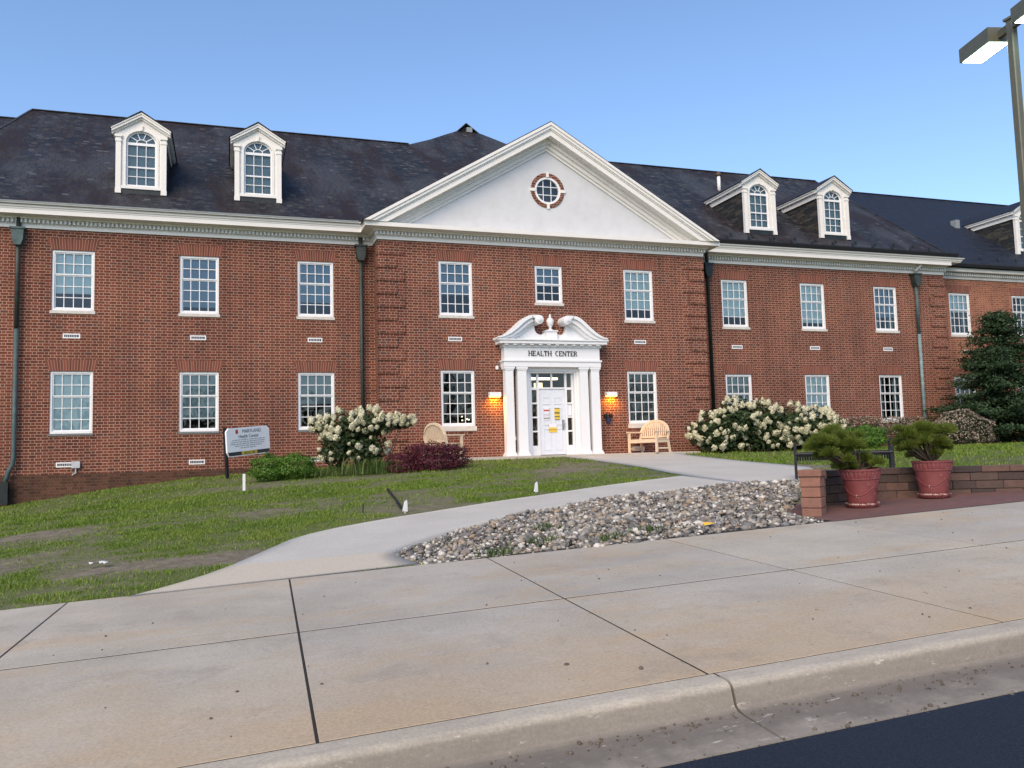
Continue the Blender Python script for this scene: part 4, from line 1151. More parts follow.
build(MB().box(10.465, 10.535, YD - .035, YD - .004, .82, 1.15).box(10.48, 10.52, YD - .09, YD - .03, .96, 1.08), 'handle', plain('satin_steel', (0.42, 0.42, 0.42), 0.35, 0.8), door)
def notice(x0, x1, z0, z1, bands, name):
    base = None
    for i, (f0, f1, m_) in enumerate(bands):
        q = MB().box(x0, x1, YD - .026 - .001 * i, YD - .020, z0 + (z1 - z0) * f0, z0 + (z1 - z0) * f1)
        if base is None: base = build(q, name, m_, door)
        else: build(q, 'notice_block', m_, door)
yel = plain('yellow_card', (0.72, 0.50, 0.06), 0.6, var=.05); whi = plain('white_card', (0.72, 0.72, 0.74), 0.6, var=.04); red = plain('red_print', (0.45, 0.10, 0.10), 0.6); drk = plain('dark_print', (0.10, 0.10, 0.11), 0.6); olive = plain('olive_print', (0.20, 0.17, 0.05), 0.6); lil = plain('pale_print', (0.40, 0.38, 0.45), 0.6)
notice(9.83, 10.02, 1.15, 1.54, [(0, 1, whi), (.72, .86, red), (.1, .18, drk), (.32, .36, lil), (.46, .5, lil)], 'door_notice')
notice(10.20, 10.38, 1.15, 1.54, [(0, 1, olive), (.05, .92, yel), (.5, .66, olive), (.2, .32, olive)], 'door_notice')
notice(9.99, 10.27, .74, 1.03, [(0, 1, yel), (.55, 1, whi), (.2, .38, plain('ochre_print', (0.5, 0.33, 0.05), .6))], 'door_notice')
# ceiling lights in the lobby
cl = MB().box(10.35, 11.5, 29.0, 29.12, 2.75, 2.82); part(cl, 'ceiling_light', emit('lobby_light', (1.0, 0.9, 0.62), 1.5))
c2 = MB().box(10.74, 11.0, 29.3, 29.5, 2.42, 2.66); part(c2, 'ceiling_light', emit('lobby_warm_light', (1.0, 0.82, 0.45), .7))
c3 = MB().box(10.75, 11.1, 29.0, 29.1, 6.31, 6.38); part(c3, 'ceiling_light', emit('office_light', (1.0, 0.93, 0.65), 1.4))
lob = bpy.data.lights.new('lobby_lamp', 'AREA'); lob.energy = 12; lob.color = (1, .85, .6); lob.size = 1.0
lo_ = bpy.data.objects.new('lobby_lamp', lob); COL.objects.link(lo_); lo_.location = (10.8, 28.6, 2.9)
dsk = MB()
for x, z in ((7.62, 1.38), (7.80, 1.29), (7.86, 1.27), (7.63, 1.25)): dsk.box(x, x + .04, 28.3, 28.33, z, z + .04)
part(dsk, 'desk_light', emit('desk_light', (1.0, 0.85, 0.5), 1.5))

# wall lamps beside the door: warm light falls on the brick below
for x in (8.12, 12.22):
    s = MB(); z = 1.92
    s.prism_x([(DP, z), (DP - .20, z), (DP - .17, z + .13), (DP, z + .15)], x - .19, x + .19)
    o = part(s, 'wall_lamp', plain('lamp_housing', (0.75, 0.74, 0.72), 0.5))
    build(MB().box(x - .16, x + .16, DP - .18, DP - .015, z - .022, z - .002), 'lens', emit('sodium_lens', (1.0, 0.52, 0.05), 5.0), o)
    L = bpy.data.lights.new('wall_lamp_light', 'AREA'); L.shape = 'RECTANGLE'; L.size = .28; L.size_y = .12; L.energy = 11; L.color = (1.0, .40, .02)
    lo = bpy.data.objects.new('wall_lamp_light', L); COL.objects.link(lo); lo.location = (x, DP - .13, z - .03); lo.rotation_euler = (R(-14), 0, 0)
# small wall fittings
cb = MB(); cb.box(12.03, 12.17, DP - .09, DP, 1.02, 1.2); cx = part(cb, 'call_box', plain('navy_box', (0.02, 0.025, 0.07), 0.4))
kn = MB(); kn.box(11.96, 12.06, DP - .12, DP, 1.2, 1.31); kn.box(12.14, 12.24, DP - .12, DP, 1.2, 1.31); build(kn, 'call_box_knobs', M['black_metal'], cx)
part(MB().box(8.20, 8.28, DP - .05, DP, 2.80, 2.92), 'sensor', M['vinyl'])
for x in (8.775, 11.345): part(MB().box(x - .04, x + .04, DP - .09, DP, .5, .62), 'door_button', M['vinyl'])

# ------------------------------------------------------------------ sign in front of the left wing
def text_mesh(body, size, mat, name):
    cu = bpy.data.curves.new(name, 'FONT'); cu.body = body; cu.size = size; cu.align_x = 'CENTER'; cu.extrude = 0.002
    t = bpy.data.objects.new(name, cu); COL.objects.link(t)
    dg = bpy.context.evaluated_depsgraph_get(); me = bpy.data.meshes.new_from_object(t.evaluated_get(dg))
    bpy.data.objects.remove(t); bpy.data.curves.remove(cu)
    me.materials.clear(); me.materials.append(mat); me.name = name
    return me
sgx, sgy = .02, 24.35
sign = thing('notice_board', 'white information board with clipped corners on two dark posts before the brick wall', 'sign', (sgx, sgy, float(T(sgx, sgy))), R(44)); sign.rotation_euler = (0, R(-4.5), R(44))
SZ = -float(T(sgx, sgy))            # board z in world -> local
sf = MB(); Ws = 1.62
oct_ = [(.07, SZ + .17), (Ws - .07, SZ + .17), (Ws, SZ + .29), (Ws, SZ + .86), (Ws - .09, SZ + .95), (.09, SZ + .95), (0, SZ + .86), (0, SZ + .29)]
build(MB().prism(oct_, .0, .05), 'sign_panel', plain('sign_white', (0.86, 0.88, 0.90), 0.35, var=.03), sign)
build(MB().prism([(.05, SZ + .195), (Ws - .05, SZ + .195), (Ws - .02, SZ + .295), (.02, SZ + .295)], -.004, .0), 'dark_strip', plain('sign_dark_strip', (0.03, 0.035, 0.04), .4), sign)
build(MB().box(.52, 1.10, -.008, -.004, SZ + .20, SZ + .292), 'number_plate', plain('sign_gold', (0.55, 0.43, 0.05), .5, var=.05), sign)
def sign_text(body, size, x, z, mat, y=-.003, name='lettering'):
    o = link(name, text_mesh(body, size, mat, name), sign, (x, y, SZ + z)); o.rotation_euler = (R(90), 0, 0); return o
ink = plain('sign_ink', (0.10, 0.11, 0.13), .6)
sign_text('BLDG 140', 0.095, .81, .213, M['letter'], -.009)
sign_text('MARYLAND', .135, .93, .80, ink)
sign_text('Health Center', .13, .81, .665, ink)
build(MB().prism([(.33, SZ + .80), (.37, SZ + .78), (.42, SZ + .80), (.42, SZ + .90), (.33, SZ + .90)], -.004, -.001), 'emblem', plain('emblem_red', (0.40, 0.05, 0.03), .5), sign)
bars = MB()
rr = random.Random(3)
for z, a, b in ((.60, .2, 1.46), (.545, .15, 1.44), (.49, .12, 1.40), (.435, .3, 1.3), (.38, .5, 1.05)):
    x = a
    while x < b:
        w = rr.uniform(.04, .13); bars.box(x, min(x + w, b), -.003, -.001, SZ + z, SZ + z + .026); x += w + .025
build(bars, 'small_print', plain('sign_small_ink', (0.36, 0.39, 0.42), .6), sign)
for x in (.03, Ws - .03): build(MB().box(x - .035, x + .035, .052, .12, -.2, SZ + .98), 'post', M['black_metal'], sign)

# ------------------------------------------------------------------ wooden benches by the door
def make_bench(label, loc, rz, mirror=False):
    o = thing('garden_bench', label, 'bench', loc, rz, 'pale wooden benches either side of the entrance')
    L, D, sh = 1.36, .56, .44
    # local: seat faces -y, length along x
    fr = MB()
    for k in range(5): fr.box(-L / 2, L / 2, -D / 2 + .012 + k * .105, -D / 2 + .10 + k * .105, sh - .03, sh)
    build(fr, 'seat', M['wood'], o, bevel=.004)
    ap = MB(); ap.box(-L / 2 + .07, L / 2 - .07, -D / 2 + .0, -D / 2 + .03, sh - .12, sh - .032); ap.box(-L / 2 + .07, L / 2 - .07, D / 2 - .04, D / 2 - .01, sh - .12, sh - .032)
    for s in (-1, 1): ap.box(s * (L / 2 - .04) - .018, s * (L / 2 - .04) + .018, -D / 2 + .04, D / 2 - .05, sh - .12, sh - .035); ap.box(s * (L / 2 - .04) - .016, s * (L / 2 - .04) + .016, -D / 2 + .04, D / 2 - .04, .11, .16)
    build(ap, 'seat_rail', M['wood'], o)
    for s in (-1, 1):
        x = s * (L / 2 - .035)
        build(MB().box(x - .035, x + .035, -D / 2 - .01, -D / 2 + .06, 0, .66), 'leg', M['wood'], o, bevel=.004)
        build(MB().bar((x, D / 2 + .05, 0), (x, D / 2 - .03, sh), .06, .06).bar((x, D / 2 - .03, sh - .02), (x, D / 2 + .03, .70), .06, .055), 'leg', M['wood'], o)
        build(MB().box(x - .05, x + .05, -D / 2 - .06, D / 2 + .02, .66, .695), 'armrest', M['wood'], o, bevel=.004)
    # arched back: slats under a hooped top rail
    tilt = .16
    def by(z): return D / 2 - .02 + (z - sh) * tilt
    hoop = []
    a = L / 2 - .03
    for i in range(29):
        t = math.pi * i / 28; x = -a * math.cos(t); z = .56 + .48 * math.sin(t) ** .85
        hoop.append((x, by(z), z))
    hb = MB()
    for p, q in zip(hoop[:-1], hoop[1:]): hb.bar(p, Vector(q) + (Vector(q) - Vector(p)) * .12, .05, .075)
    build(hb, 'back_hoop', M['wood'], o)
    sl = MB()
    for i in range(14):
        x = -a + 2 * a * (i + .5) / 14
        tt = math.acos(max(-1, min(1, -x / a))); zt = .56 + .48 * math.sin(tt) ** .85 - .02
        sl.bar((x, by(sh + .08), sh + .08), (x, by(zt), zt), .052, .018)
    build(sl, 'back_slats', M['wood'], o)
    build(MB().box(-a, a, by(sh + .07) - .02, by(sh + .07) + .02, sh + .04, sh + .10), 'back_rail', M['wood'], o)
    return o
make_bench('pale wooden bench with hooped slatted back, right of the white entrance', (13.14, 25.22, -.008), R(-74))
make_bench('pale wooden bench half hidden behind the dark red shrub', (6.2, 25.2, -.008), R(106))
# conduit foot beside the bench
# ------------------------------------------------------------------ plants
def leaf_quads(P, Nn, size, aspect, jitter=.5, rng=RNG, fold=.25):
    """one small folded diamond per point; P (n,3), Nn preferred normal"""
    n = len(P)
    nn = Nn + rng.normal(0, jitter, (n, 3)); nn /= np.linalg.norm(nn, axis=1, keepdims=True) + 1e-9
    ref = rng.normal(0, 1, (n, 3)); t = np.cross(nn, ref); t /= np.linalg.norm(t, axis=1, keepdims=True) + 1e-9
    b = np.cross(nn, t)
    s = size * rng.uniform(.65, 1.25, (n, 1))
    v0 = P - t * s * .5; v2 = P + t * s * .5; v1 = P + b * s * aspect * .5 + nn * s * fold * .3; v3 = P - b * s * aspect * .5 + nn * s * fold * .3
    V = np.stack([v0, v1, v2, v3], 1).reshape(-1, 3)
    F = np.arange(n * 4).reshape(n, 4)
    return V, F
def blob_points(blobs, n, shell=.55, rng=RNG, floor=None, rough=.12):
    """points through the outer part of a union of ellipsoids; returns positions and outward normals"""
    w = np.array([b[3] * b[4] + b[4] * b[5] + b[3] * b[5] for b in blobs]); w = w / w.sum()
    k = rng.choice(len(blobs), n, p=w)
    B = np.array(blobs)[k]
    d = rng.normal(0, 1, (n, 3)); d /= np.linalg.norm(d, axis=1, keepdims=True)
    r = shell + (1 - shell) * rng.uniform(0, 1, (n, 1)) ** .6
    lump = 1 + rough * np.sin(d[:, :1] * 7 + B[:, :1] * 3) * np.sin(d[:, 1:2] * 6 + 1) + rough * np.sin(d[:, 2:] * 9 + B[:, 1:2])
    P = B[:, :3] + d * B[:, 3:6] * r * lump
    Nn = d / B[:, 3:6]; Nn /= np.linalg.norm(Nn, axis=1, keepdims=True)
    if floor is not None:
        ok = P[:, 2] > floor + rng.uniform(0, .08, n); P, Nn = P[ok], Nn[ok]
    return P, Nn
def to_obj(name, V, F, mat, parent=None, at=(0, 0, 0), smooth=False): return link(name, mesh_np(name, V, F, mat, smooth), parent, at)
M['hyd_leaf'] = mat_leaf('hydrangea_leaf', [(.018, .034, .012), (.035, .062, .02), (.06, .095, .03)])
M['hyd_flower'] = mat_leaf('hydrangea_bloom', [(.60, .58, .34), (.80, .77, .58), (.88, .86, .76)], trans=.3, clump=3.0, clump_amt=.5)
M['box_leaf'] = mat_leaf('bright_boxwood_leaf', [(.038, .095, .012), (.082, .18, .020), (.14, .26, .035)])
M['box_dark'] = mat_leaf('dark_boxwood_leaf', [(.018, .045, .010), (.038, .085, .016), (.06, .12, .025)])
M['red_leaf'] = mat_leaf('barberry_leaf', [(.030, .010, .013), (.085, .016, .028), (.18, .034, .060)], clump=4)
M['stem'] = plain('woody_stem', (.10, .075, .055), .9, var=.3, scale=20)
M['long_leaf'] = mat_leaf('daylily_leaf', [(.05, .085, .02), (.08, .13, .03), (.12, .17, .05)])
M['hedge_leaf'] = mat_leaf('hedge_leaf', [(.022, .034, .016), (.045, .06, .027), (.07, .085, .04)], clump=3)
M['hedge_bloom'] = mat_leaf('faded_bloom', [(.20, .14, .11), (.34, .27, .21), (.46, .40, .33)], clump=5)
M['fir_leaf'] = mat_leaf('dark_fir_leaf', [(.014, .032, .014), (.032, .066, .027), (.070, .112, .044)], clump=1.5, clump_amt=.6)
M['needle'] = mat_leaf('pine_needle', [(.055, .088, .014), (.14, .19, .03), (.25, .30, .06)], clump=6, clump_amt=.55, trans=.4)
M['bark'] = plain('bark', (.10, .085, .07), .95, var=.35, scale=15)

def floret_head(seed):
    r = np.random.default_rng(seed); n = 150
    d = r.normal(0, 1, (n, 3)); d /= np.linalg.norm(d, axis=1, keepdims=True)
    d[:, 2] = d[:, 2] * .7 + .25; lop = 1 + .22 * np.sin(d[:, :1] * 5 + seed) * np.cos(d[:, 1:2] * 4 + seed * 2)
    tp_ = np.clip(1 - .55 * np.clip(d[:, 2:], -.3, 1), .3, 1.2); rad = np.c_[.115 * tp_, .115 * tp_, .16 * np.ones((n, 1))] * lop
    P = d * rad * r.uniform(.62, 1.15, (n, 1))
    V, F = leaf_quads(P, d, .062, .95, .35, r)
    # green heart so the head is not hollow
    return mesh_np('flower_head', V, F, M['hyd_flower'])
HEADS = [floret_head(s) for s in (1, 2, 3, 4)]
def hydrangea(label, base, blobs, n_leaf, n_head, seed, leaf=.13, floor=-.4, hs=1.0, front=None, stems=None):
    r = np.random.default_rng(seed)
    o = thing('hydrangea', label, 'shrub', base)
    b0 = np.array(base)
    P, Nn = blob_points(blobs, n_leaf, .25, r, floor)
    Nn[:, 2] += .4
    V, F = leaf_quads(P - b0, Nn, leaf, .62, .5, r); to_obj('foliage', V, F, M['hyd_leaf'], o)
    st = MB()
    for i in range(14):
        b = blobs[i % len(blobs)]; q = np.array(b[:3]) + r.normal(0, .4, 3) * np.array(b[3:6])
        a = (b0[0] + (q[0] - b0[0]) * .55 + r.normal(0, .1), b0[1] + (q[1] - b0[1]) * .5, floor)
        st.tube([np.array(a) - b0, (np.array(a) * .5 + q * .5 + [0, 0, .1]) - b0, q - b0], [.018, .013, .006], 5)
    build(st, 'stem', M['stem'], o)
    placed = []; tries = 0
    heads = []
    while len(placed) < n_head and tries < 20000:
        tries += 1
        b = blobs[r.integers(len(blobs))]
        d = r.normal(0, 1, 3); d /= np.linalg.norm(d)
        if d[1] > .35: continue
        if d[2] < -.55: continue
        p = np.array(b[:3]) + d * np.array(b[3:6]) * r.uniform(.93, 1.08)
        if p[2] < floor + .12: continue
        inside = any(((p - np.array(c[:3])) ** 2 / np.array(c[3:6]) ** 2).sum() < .72 for c in blobs)
        if inside or any(np.linalg.norm(p - q) < .15 * hs for q in placed): continue
        if front and not front(p, r): continue
        placed.append(p); heads.append((p, d))
    heads.sort(key=lambda h: h[0][1])
    rest = ([], [])
    cnt = 0
    for i, (p, d) in enumerate(heads):
        sc = hs * r.uniform(.55, 1.3)
        q = Vector((d[0] * .7, d[1] * .7, d[2] * .6 + .6)).to_track_quat('Z', 'Y')
        if i < 98:
            h = link('flower_head', HEADS[i % 4], o, tuple(p - b0)); h.rotation_euler = q.to_euler(); h.scale = (sc, sc, sc * r.uniform(.9, 1.3))
        else:
            me = HEADS[i % 4]; co = np.empty(len(me.vertices) * 3, np.float32); me.vertices.foreach_get('co', co); co = co.reshape(-1, 3) * sc
            Rm = np.array(q.to_matrix()); co = co @ Rm.T + (p - b0)
            rest[0].append(co); rest[1].append(np.arange(len(co)).reshape(-1, 4) + cnt); cnt += len(co)
    if cnt:
        x = to_obj('flower_heads', np.concatenate(rest[0]), np.concatenate(rest[1]), M['hyd_flower'], o); x['kind'] = 'stuff'
    return o
hydrangea('wide hydrangea hedge thick with cream blooms, right of the entrance pavilion', (16.8, 24.6, -.05),
          [(15.15, 24.6, .62, .75, .8, .62), (15.9, 24.4, .9, .85, .85, .75), (16.9, 24.5, .85, .9, .9, .75), (17.9, 24.2, .70, .9, .85, .72), (18.8, 24.0, .62, .85, .8, .72), (15.6, 24.5, .25, .9, .7, .4), (17.2, 24.3, .25, 1.2, .7, .4), (18.6, 24.0, .25, .9, .7, .4)], 19000, 200, 5, floor=-.06, hs=.78)
hydrangea('smaller open hydrangea with cream blooms in the bed left of the pavilion', (3.4, 23.2, -.28),
          [(3.0, 23.2, .85, .62, .55, .50), (3.75, 23.2, .95, .6, .55, .45), (2.75, 23.1, .35, .5, .5, .55), (3.5, 23.1, .3, .6, .5, .5), (4.5, 23.2, 1.02, .36, .25, .18), (2.35, 23.2, .95, .3, .3, .22)], 5200, 95, 8, leaf=.12, floor=-.28, hs=.70,
          front=lambda p, r: p[2] > .75 or r.random() < .35)

def shrub(name, label, base, blobs, n, leaf, mat, aspect=.55, floor=None, seed=1, shell=.6, rough=.12, jitter=.5):
    r = np.random.default_rng(seed); b0 = np.array(base)
    o = thing(name, label, 'shrub', base)
    P, Nn = blob_points(blobs, n, shell, r, floor, rough); Nn[:, 2] += .3
    V, F = leaf_quads(P - b0, Nn, leaf, aspect, jitter, r); to_obj('foliage', V, F, mat, o)
    st = MB()
    for i in range(9):
        b = blobs[i % len(blobs)]; q = np.array(b[:3]) + r.normal(0, .35, 3) * np.array(b[3:6]) - b0
        st.tube([(q[0] * .5, q[1] * .5, 0), tuple(q * .7 + [0, 0, .03]), tuple(q)], [.018, .012, .006], 5)
    build(st, 'stem', M['stem'], o)
    return o
shrub('boxwood', 'bright green rounded boxwood beside the white information board', (1.35, 22.7, -.40), [(1.00, 22.5, -.16, .50, .45, .40), (1.62, 22.4, -.13, .54, .45, .40)], 9500, .055, M['box_leaf'], .6, -.48, 3)
shrub('barberry', 'dark red barberry in front of the left bench', (5.2, 22.0, -.36), [(5.15, 21.8, -.06, .72, .6, .55), (4.35, 22.0, -.18, .52, .5, .42), (5.72, 22.2, .0, .45, .5, .42), (4.85, 22.1, .02, .5, .5, .44)], 13000, .055, M['red_leaf'], .6, -.42, 4, rough=.16)
shrub('boxwood', 'round mid green boxwood behind the black bench', (19.1, 22.0, -.07), [(19.1, 22.0, .25, .72, .6, .46)], 6000, .06, M['box_leaf'], .6, -.07, 5)
shrub('boxwood', 'low dark boxwood between the hydrangea hedge and the round one', (20.2, 24.0, -.06), [(19.8, 24.2, .35, 1.1, .5, .45), (21.0, 24.2, .3, .8, .5, .4)], 5500, .065, M['box_dark'], .6, -.07, 6)
def flowering_hedge(label, base, blobs, n, seed):
    o = shrub('flowering_hedge', label, base, blobs, n, .075, M['hedge_leaf'], .5, -.08, seed, rough=.08)
    r = np.random.default_rng(seed + 50); P, Nn = blob_points(blobs, int(n * .55), .93, r, 0.0, .08)
    V, F = leaf_quads(P - np.array(base), Nn, .075, .6, .8, r); x = to_obj('blossom', V, F, M['hedge_bloom'], o); x['kind'] = 'stuff'
    return o
flowering_hedge('long low hedge with faded tan blossom under the right wing windows', (22.6, 25.6, -.06), [(20.8, 25.7, .55, .9, .55, .55), (22.2, 25.7, .56, 1.0, .55, .55), (23.6, 25.7, .55, 1.0, .55, .53), (24.6, 25.7, .55, .8, .55, .5)], 7000, 21)
flowering_hedge('large rounded bush with faded tan blossom left of the dark tree', (24.95, 23.9, -.06), [(24.95, 23.9, .46, 1.2, .85, .72)], 6500, 22)

# dark evergreen tree at the right
def evergreen(label, x, y, z0, h, seed):
    r = np.random.default_rng(seed)
    o = thing('evergreen_tree', label, 'tree', (x, y, z0))
    tr = MB(); tr.tube([(0, 0, -.1), (.03, 0, 1.0), (.25, .1, 2.2), (.55, .1, h * .86)], [.13, .11, .08, .02], 10); build(tr, 'trunk', M['bark'], o, smooth=True)
    P = []; Nn = []; br = MB()
    for i in range(210):
        f = r.uniform(0, 1) ** .95; z = .25 + f * (h - .4)
        ln = (2.55 * (1 - f) ** .72 + .25) * r.uniform(.55, 1.1)
        a = r.uniform(0, 2 * math.pi); cx = np.interp(z, [0, 1, 2.2, h], [0, .03, .25, .6])
        droop = r.uniform(-.12, .22)
        e = np.array([cx + math.cos(a) * ln, math.sin(a) * ln * .8, z + ln * droop])
        s = np.array([cx, 0, z]); br.tube([s, (s + e) / 2 + [0, 0, .06], e], [.03, .018, .006], 5)
        m = int(70 + 110 * ln)
        t = r.uniform(.22, 1.05, m)[:, None]
        q = s + (e - s) * t + r.normal(0, 1, (m, 3)) * np.array([.26, .26, .085]) * (1.15 - .5 * t)
        P.append(q); Nn.append(np.tile([math.cos(a) * .3, math.sin(a) * .3, .8], (m, 1)))
    P = np.concatenate(P); Nn = np.concatenate(Nn); ok = P[:, 2] > .25
    V, F = leaf_quads(P[ok], Nn[ok], .125, .45, .5, r); to_obj('crown', V, F, M['fir_leaf'], o)
    build(br, 'limbs', M['bark'], o)
    return o
evergreen('dark green evergreen tree with layered branches before the far right wing', 27.45, 24.7, -.1, 5.15, 31)
shrub('evergreen_shrub', 'dark low evergreen growing beneath the layered tree', (29.2, 24.6, -.1), [(28.6, 24.9, .6, 1.2, .8, .8), (30.2, 24.6, .7, 1.3, .9, .9), (27.3, 25.6, .7, 1.2, .6, .9)], 11000, .12, M['fir_leaf'], .45, -.08, 33)

# long-leaved clump and weeds in the bed
def blades(base, n, length, spread, seed, width=.018):
    r = np.random.default_rng(seed); V = []; F = []; c = 0
    for i in range(n):
        a = r.uniform(0, 2 * math.pi); L_ = length * r.uniform(.6, 1.15); p = np.array([r.normal(0, spread[0]), r.normal(0, spread[1]), 0])
        d = np.array([math.cos(a), math.sin(a), 0]); side = np.array([-d[1], d[0], 0]) * width
        pts = [p, p + d * L_ * .15 + [0, 0, L_ * .5], p + d * L_ * .4 + [0, 0, L_ * .75], p + d * L_ * .75 + [0, 0, L_ * .62]]
        for k, q in enumerate(pts):
            w = (1, .9, .6, .05)[k]; V += [q - side * w, q + side * w]
        for k in range(3): F.append([c + 2 * k, c + 2 * k + 1, c + 2 * k + 3, c + 2 * k + 2])
        c += 8
    return np.array(V), np.array(F)
o = thing('daylily_clump', 'loose clump of long green leaves between the hydrangea and the red barberry', 'plant', (3.55, 22.1, -.35))
V, F = blades(0, 190, .50, (.34, .3), 5, .013); to_obj('leaves', V, F, M['long_leaf'], o)
o = thing('weed_clump', 'low weedy green growth between the boxwood and the open hydrangea', 'plant', (2.6, 22.4, -.38))
V, F = blades(0, 220, .26, (.35, .25), 6, .010); to_obj('leaves', V, F, M['long_leaf'], o)
for x, y, s in ((5.0, 9.6, 7), (3.6, 9.75, 8), (2.9, 9.25, 9), (4.0, 10.6, 10), (4.35, 9.35, 12)):
    V, F = blades(0, 60, .13, (.13, .08), s, .006)
    w = to_obj('weed', V, F, M['long_leaf'], None, (x, y, float(T(x, y)) - .02))
    tag(w, {7: 'grassy weed among the river stones, furthest right of the weeds', 8: 'grassy weed near the left front of the stone bed', 9: 'grassy weed at the front edge of the stone bed, nearest its tip', 10: 'grassy weed farther back among the river stones', 12: 'grassy weed at the middle of the stone bed front edge'}[s], 'weed', 'weeds in the stone bed')

# ------------------------------------------------------------------ retaining wall, pier, patio pots
def mat_block():
    m, nt, b = new_mat('split_face_block'); n = N(nt); p = n.pos()
    c = n.ramp(n.island(), [(0.0, (.050, .036, .034)), (.4, (.115, .072, .058)), (.7, (.16, .088, .068)), (1.0, (.085, .062, .056))])
    c = n.mix(n.ramp(n.noise(p, 5.0, 6.0, .7), [(.4, 0.0), (.7, .6)]), c, (.045, .04, .035))
    nt.links.new(c, b.inputs['Base Color']); b.inputs['Roughness'].default_value = .92
    nt.links.new(n.bump(n.noise(p, 35.0, 5.0, .7), .8, .02), b.inputs['Normal']); return m
M['block'] = mat_block()
def mat_pier():
    m, nt, b = new_mat('pier_brick'); n = N(nt); p = n.pos()
    c = n.ramp(n.island(), [(0.0, (.20, .095, .065)), (.5, (.28, .135, .095)), (1.0, (.24, .12, .09))])
    c = n.mix(n.ramp(n.noise(p, 9.0, 6.0, .7), [(.4, 0.0), (.75, .55)]), c, (.11, .075, .06))
    nt.links.new(c, b.inputs['Base Color']); b.inputs['Roughness'].default_value = .92
    nt.links.new(n.bump(n.noise(p, 45.0, 5.0, .7), .7, .015), b.inputs['Normal']); return m
M['pier'] = mat_pier()
wl = thing('retaining_wall', 'low curved retaining wall of dark red blocks with a brick end pier', 'wall', (9.0, 10.2, -.82))
wo = (-9.0, -10.2, .82)
def wall_course(path, z0, z1, half, step, seed, joint=.006):
    r = random.Random(seed); mb = MB(); p = resample(chaikin(path, 3), 400); d = np.r_[0, np.cumsum(np.hypot(*np.diff(p, axis=0).T))]
    s = r.uniform(0, step * .5)
    s0 = 0
    while s0 < d[-1]:
        s1 = min(d[-1], s0 + step * r.uniform(.85, 1.2)) if s0 > 0 else s + .1
        a, b = s0 + joint / 2, s1 - joint / 2
        if b - a > .02:
            q = np.array([[np.interp(t, d, p[:, 0]), np.interp(t, d, p[:, 1])] for t in np.linspace(a, b, 4)])
            tg = np.gradient(q, axis=0); tg /= np.linalg.norm(tg, axis=1, keepdims=True); nn = np.c_[-tg[:, 1], tg[:, 0]]
            j = r.uniform(-.006, .006)
            A = q - nn * (half + j); Bq = q + nn * half
            poly = [tuple(x) for x in A] + [tuple(x) for x in Bq[::-1]]
            mb.prism_z(poly, z0 + joint / 2, z1 - joint / 2)
        s0 = s1
    return mb
WP = [(7.40, 9.52), (7.72, 10.1), (8.5, 10.35), (9.5, 10.15), (10.5, 9.7), (11.6, 9.1), (13.2, 8.6)]
zc = [-1.02, -.90, -.78, -.66, -.54, -.42]
for i in range(5): pass
cs = MB()
for i in range(5):
    c = wall_course(WP, zc[i], zc[i + 1], .13, .34, i + 2); cs.add(c.v, c.f)
build(cs, 'block_courses', M['block'], wl, wo, bevel=.008)
cp = wall_course(WP, -.42, -.325, .15, .42, 19); build(cp, 'capping', M['block'], wl, wo, bevel=.008)
pr_ = MB()
for i, z in enumerate((-.53, -.395, -.26, -.125, .01)):
    o_ = .005 * (i % 2)
    pr_.box(-.128 + o_, .128 - o_, -.11 + o_, .16, z + .003, z + .132)
pa = (7.24 - 9.0, 9.38 - 10.2, -.52 + .82)
q = build(pr_, 'pier', M['pier'], wl, pa, bevel=.010); q.rotation_euler = (0, 0, R(-50))
q = build(MB().box(-.148, .148, -.13, .17, .145, .235), 'pier_cap', M['pier'], wl, pa, bevel=.012); q.rotation_euler = (0, 0, R(-50))

def mat_pot():
    m, nt, b = new_mat('red_planter'); n = N(nt)
    tc = n.node('ShaderNodeTexCoord').outputs['Object']; x, y, z = n.sep(tc)
    c = n.ramp(n.noise(tc, 5.0, 5.0), [(.3, (.170, .040, .042)), (.7, (.225, .062, .060))])
    chips = n.ramp(n.noise(tc, 17.0, 3.0), [(.66, 0.0), (.69, 1.0)])
    edge = n.math('GREATER_THAN', n.noise(tc, 9.0, 3.0), .5)
    rim = n.math('MULTIPLY', n.math('MULTIPLY', n.math('GREATER_THAN', z, .045), n.math('LESS_THAN', z, .066)), edge)
    c = n.mix(n.math('MAXIMUM', n.math('MULTIPLY', chips, .55), n.math('MULTIPLY', rim, .75)), c, (.55, .42, .38))
    c = n.mix(n.ramp(n.noise(tc, 4.0, 5.0), [(.55, 0.0), (.8, .4)]), c, (.12, .045, .04))
    nt.links.new(c, b.inputs['Base Color']); b.inputs['Roughness'].default_value = .6; return m
M['pot'] = mat_pot()
def pot_mod(r, z, a):
    if .42 < z < .515 and r > .2: return r + .006 * (1 if math.cos(26 * a) > 0 else -.6)
    if z < .05 and r > .2: return r + .004 * math.cos(30 * a)
    return r
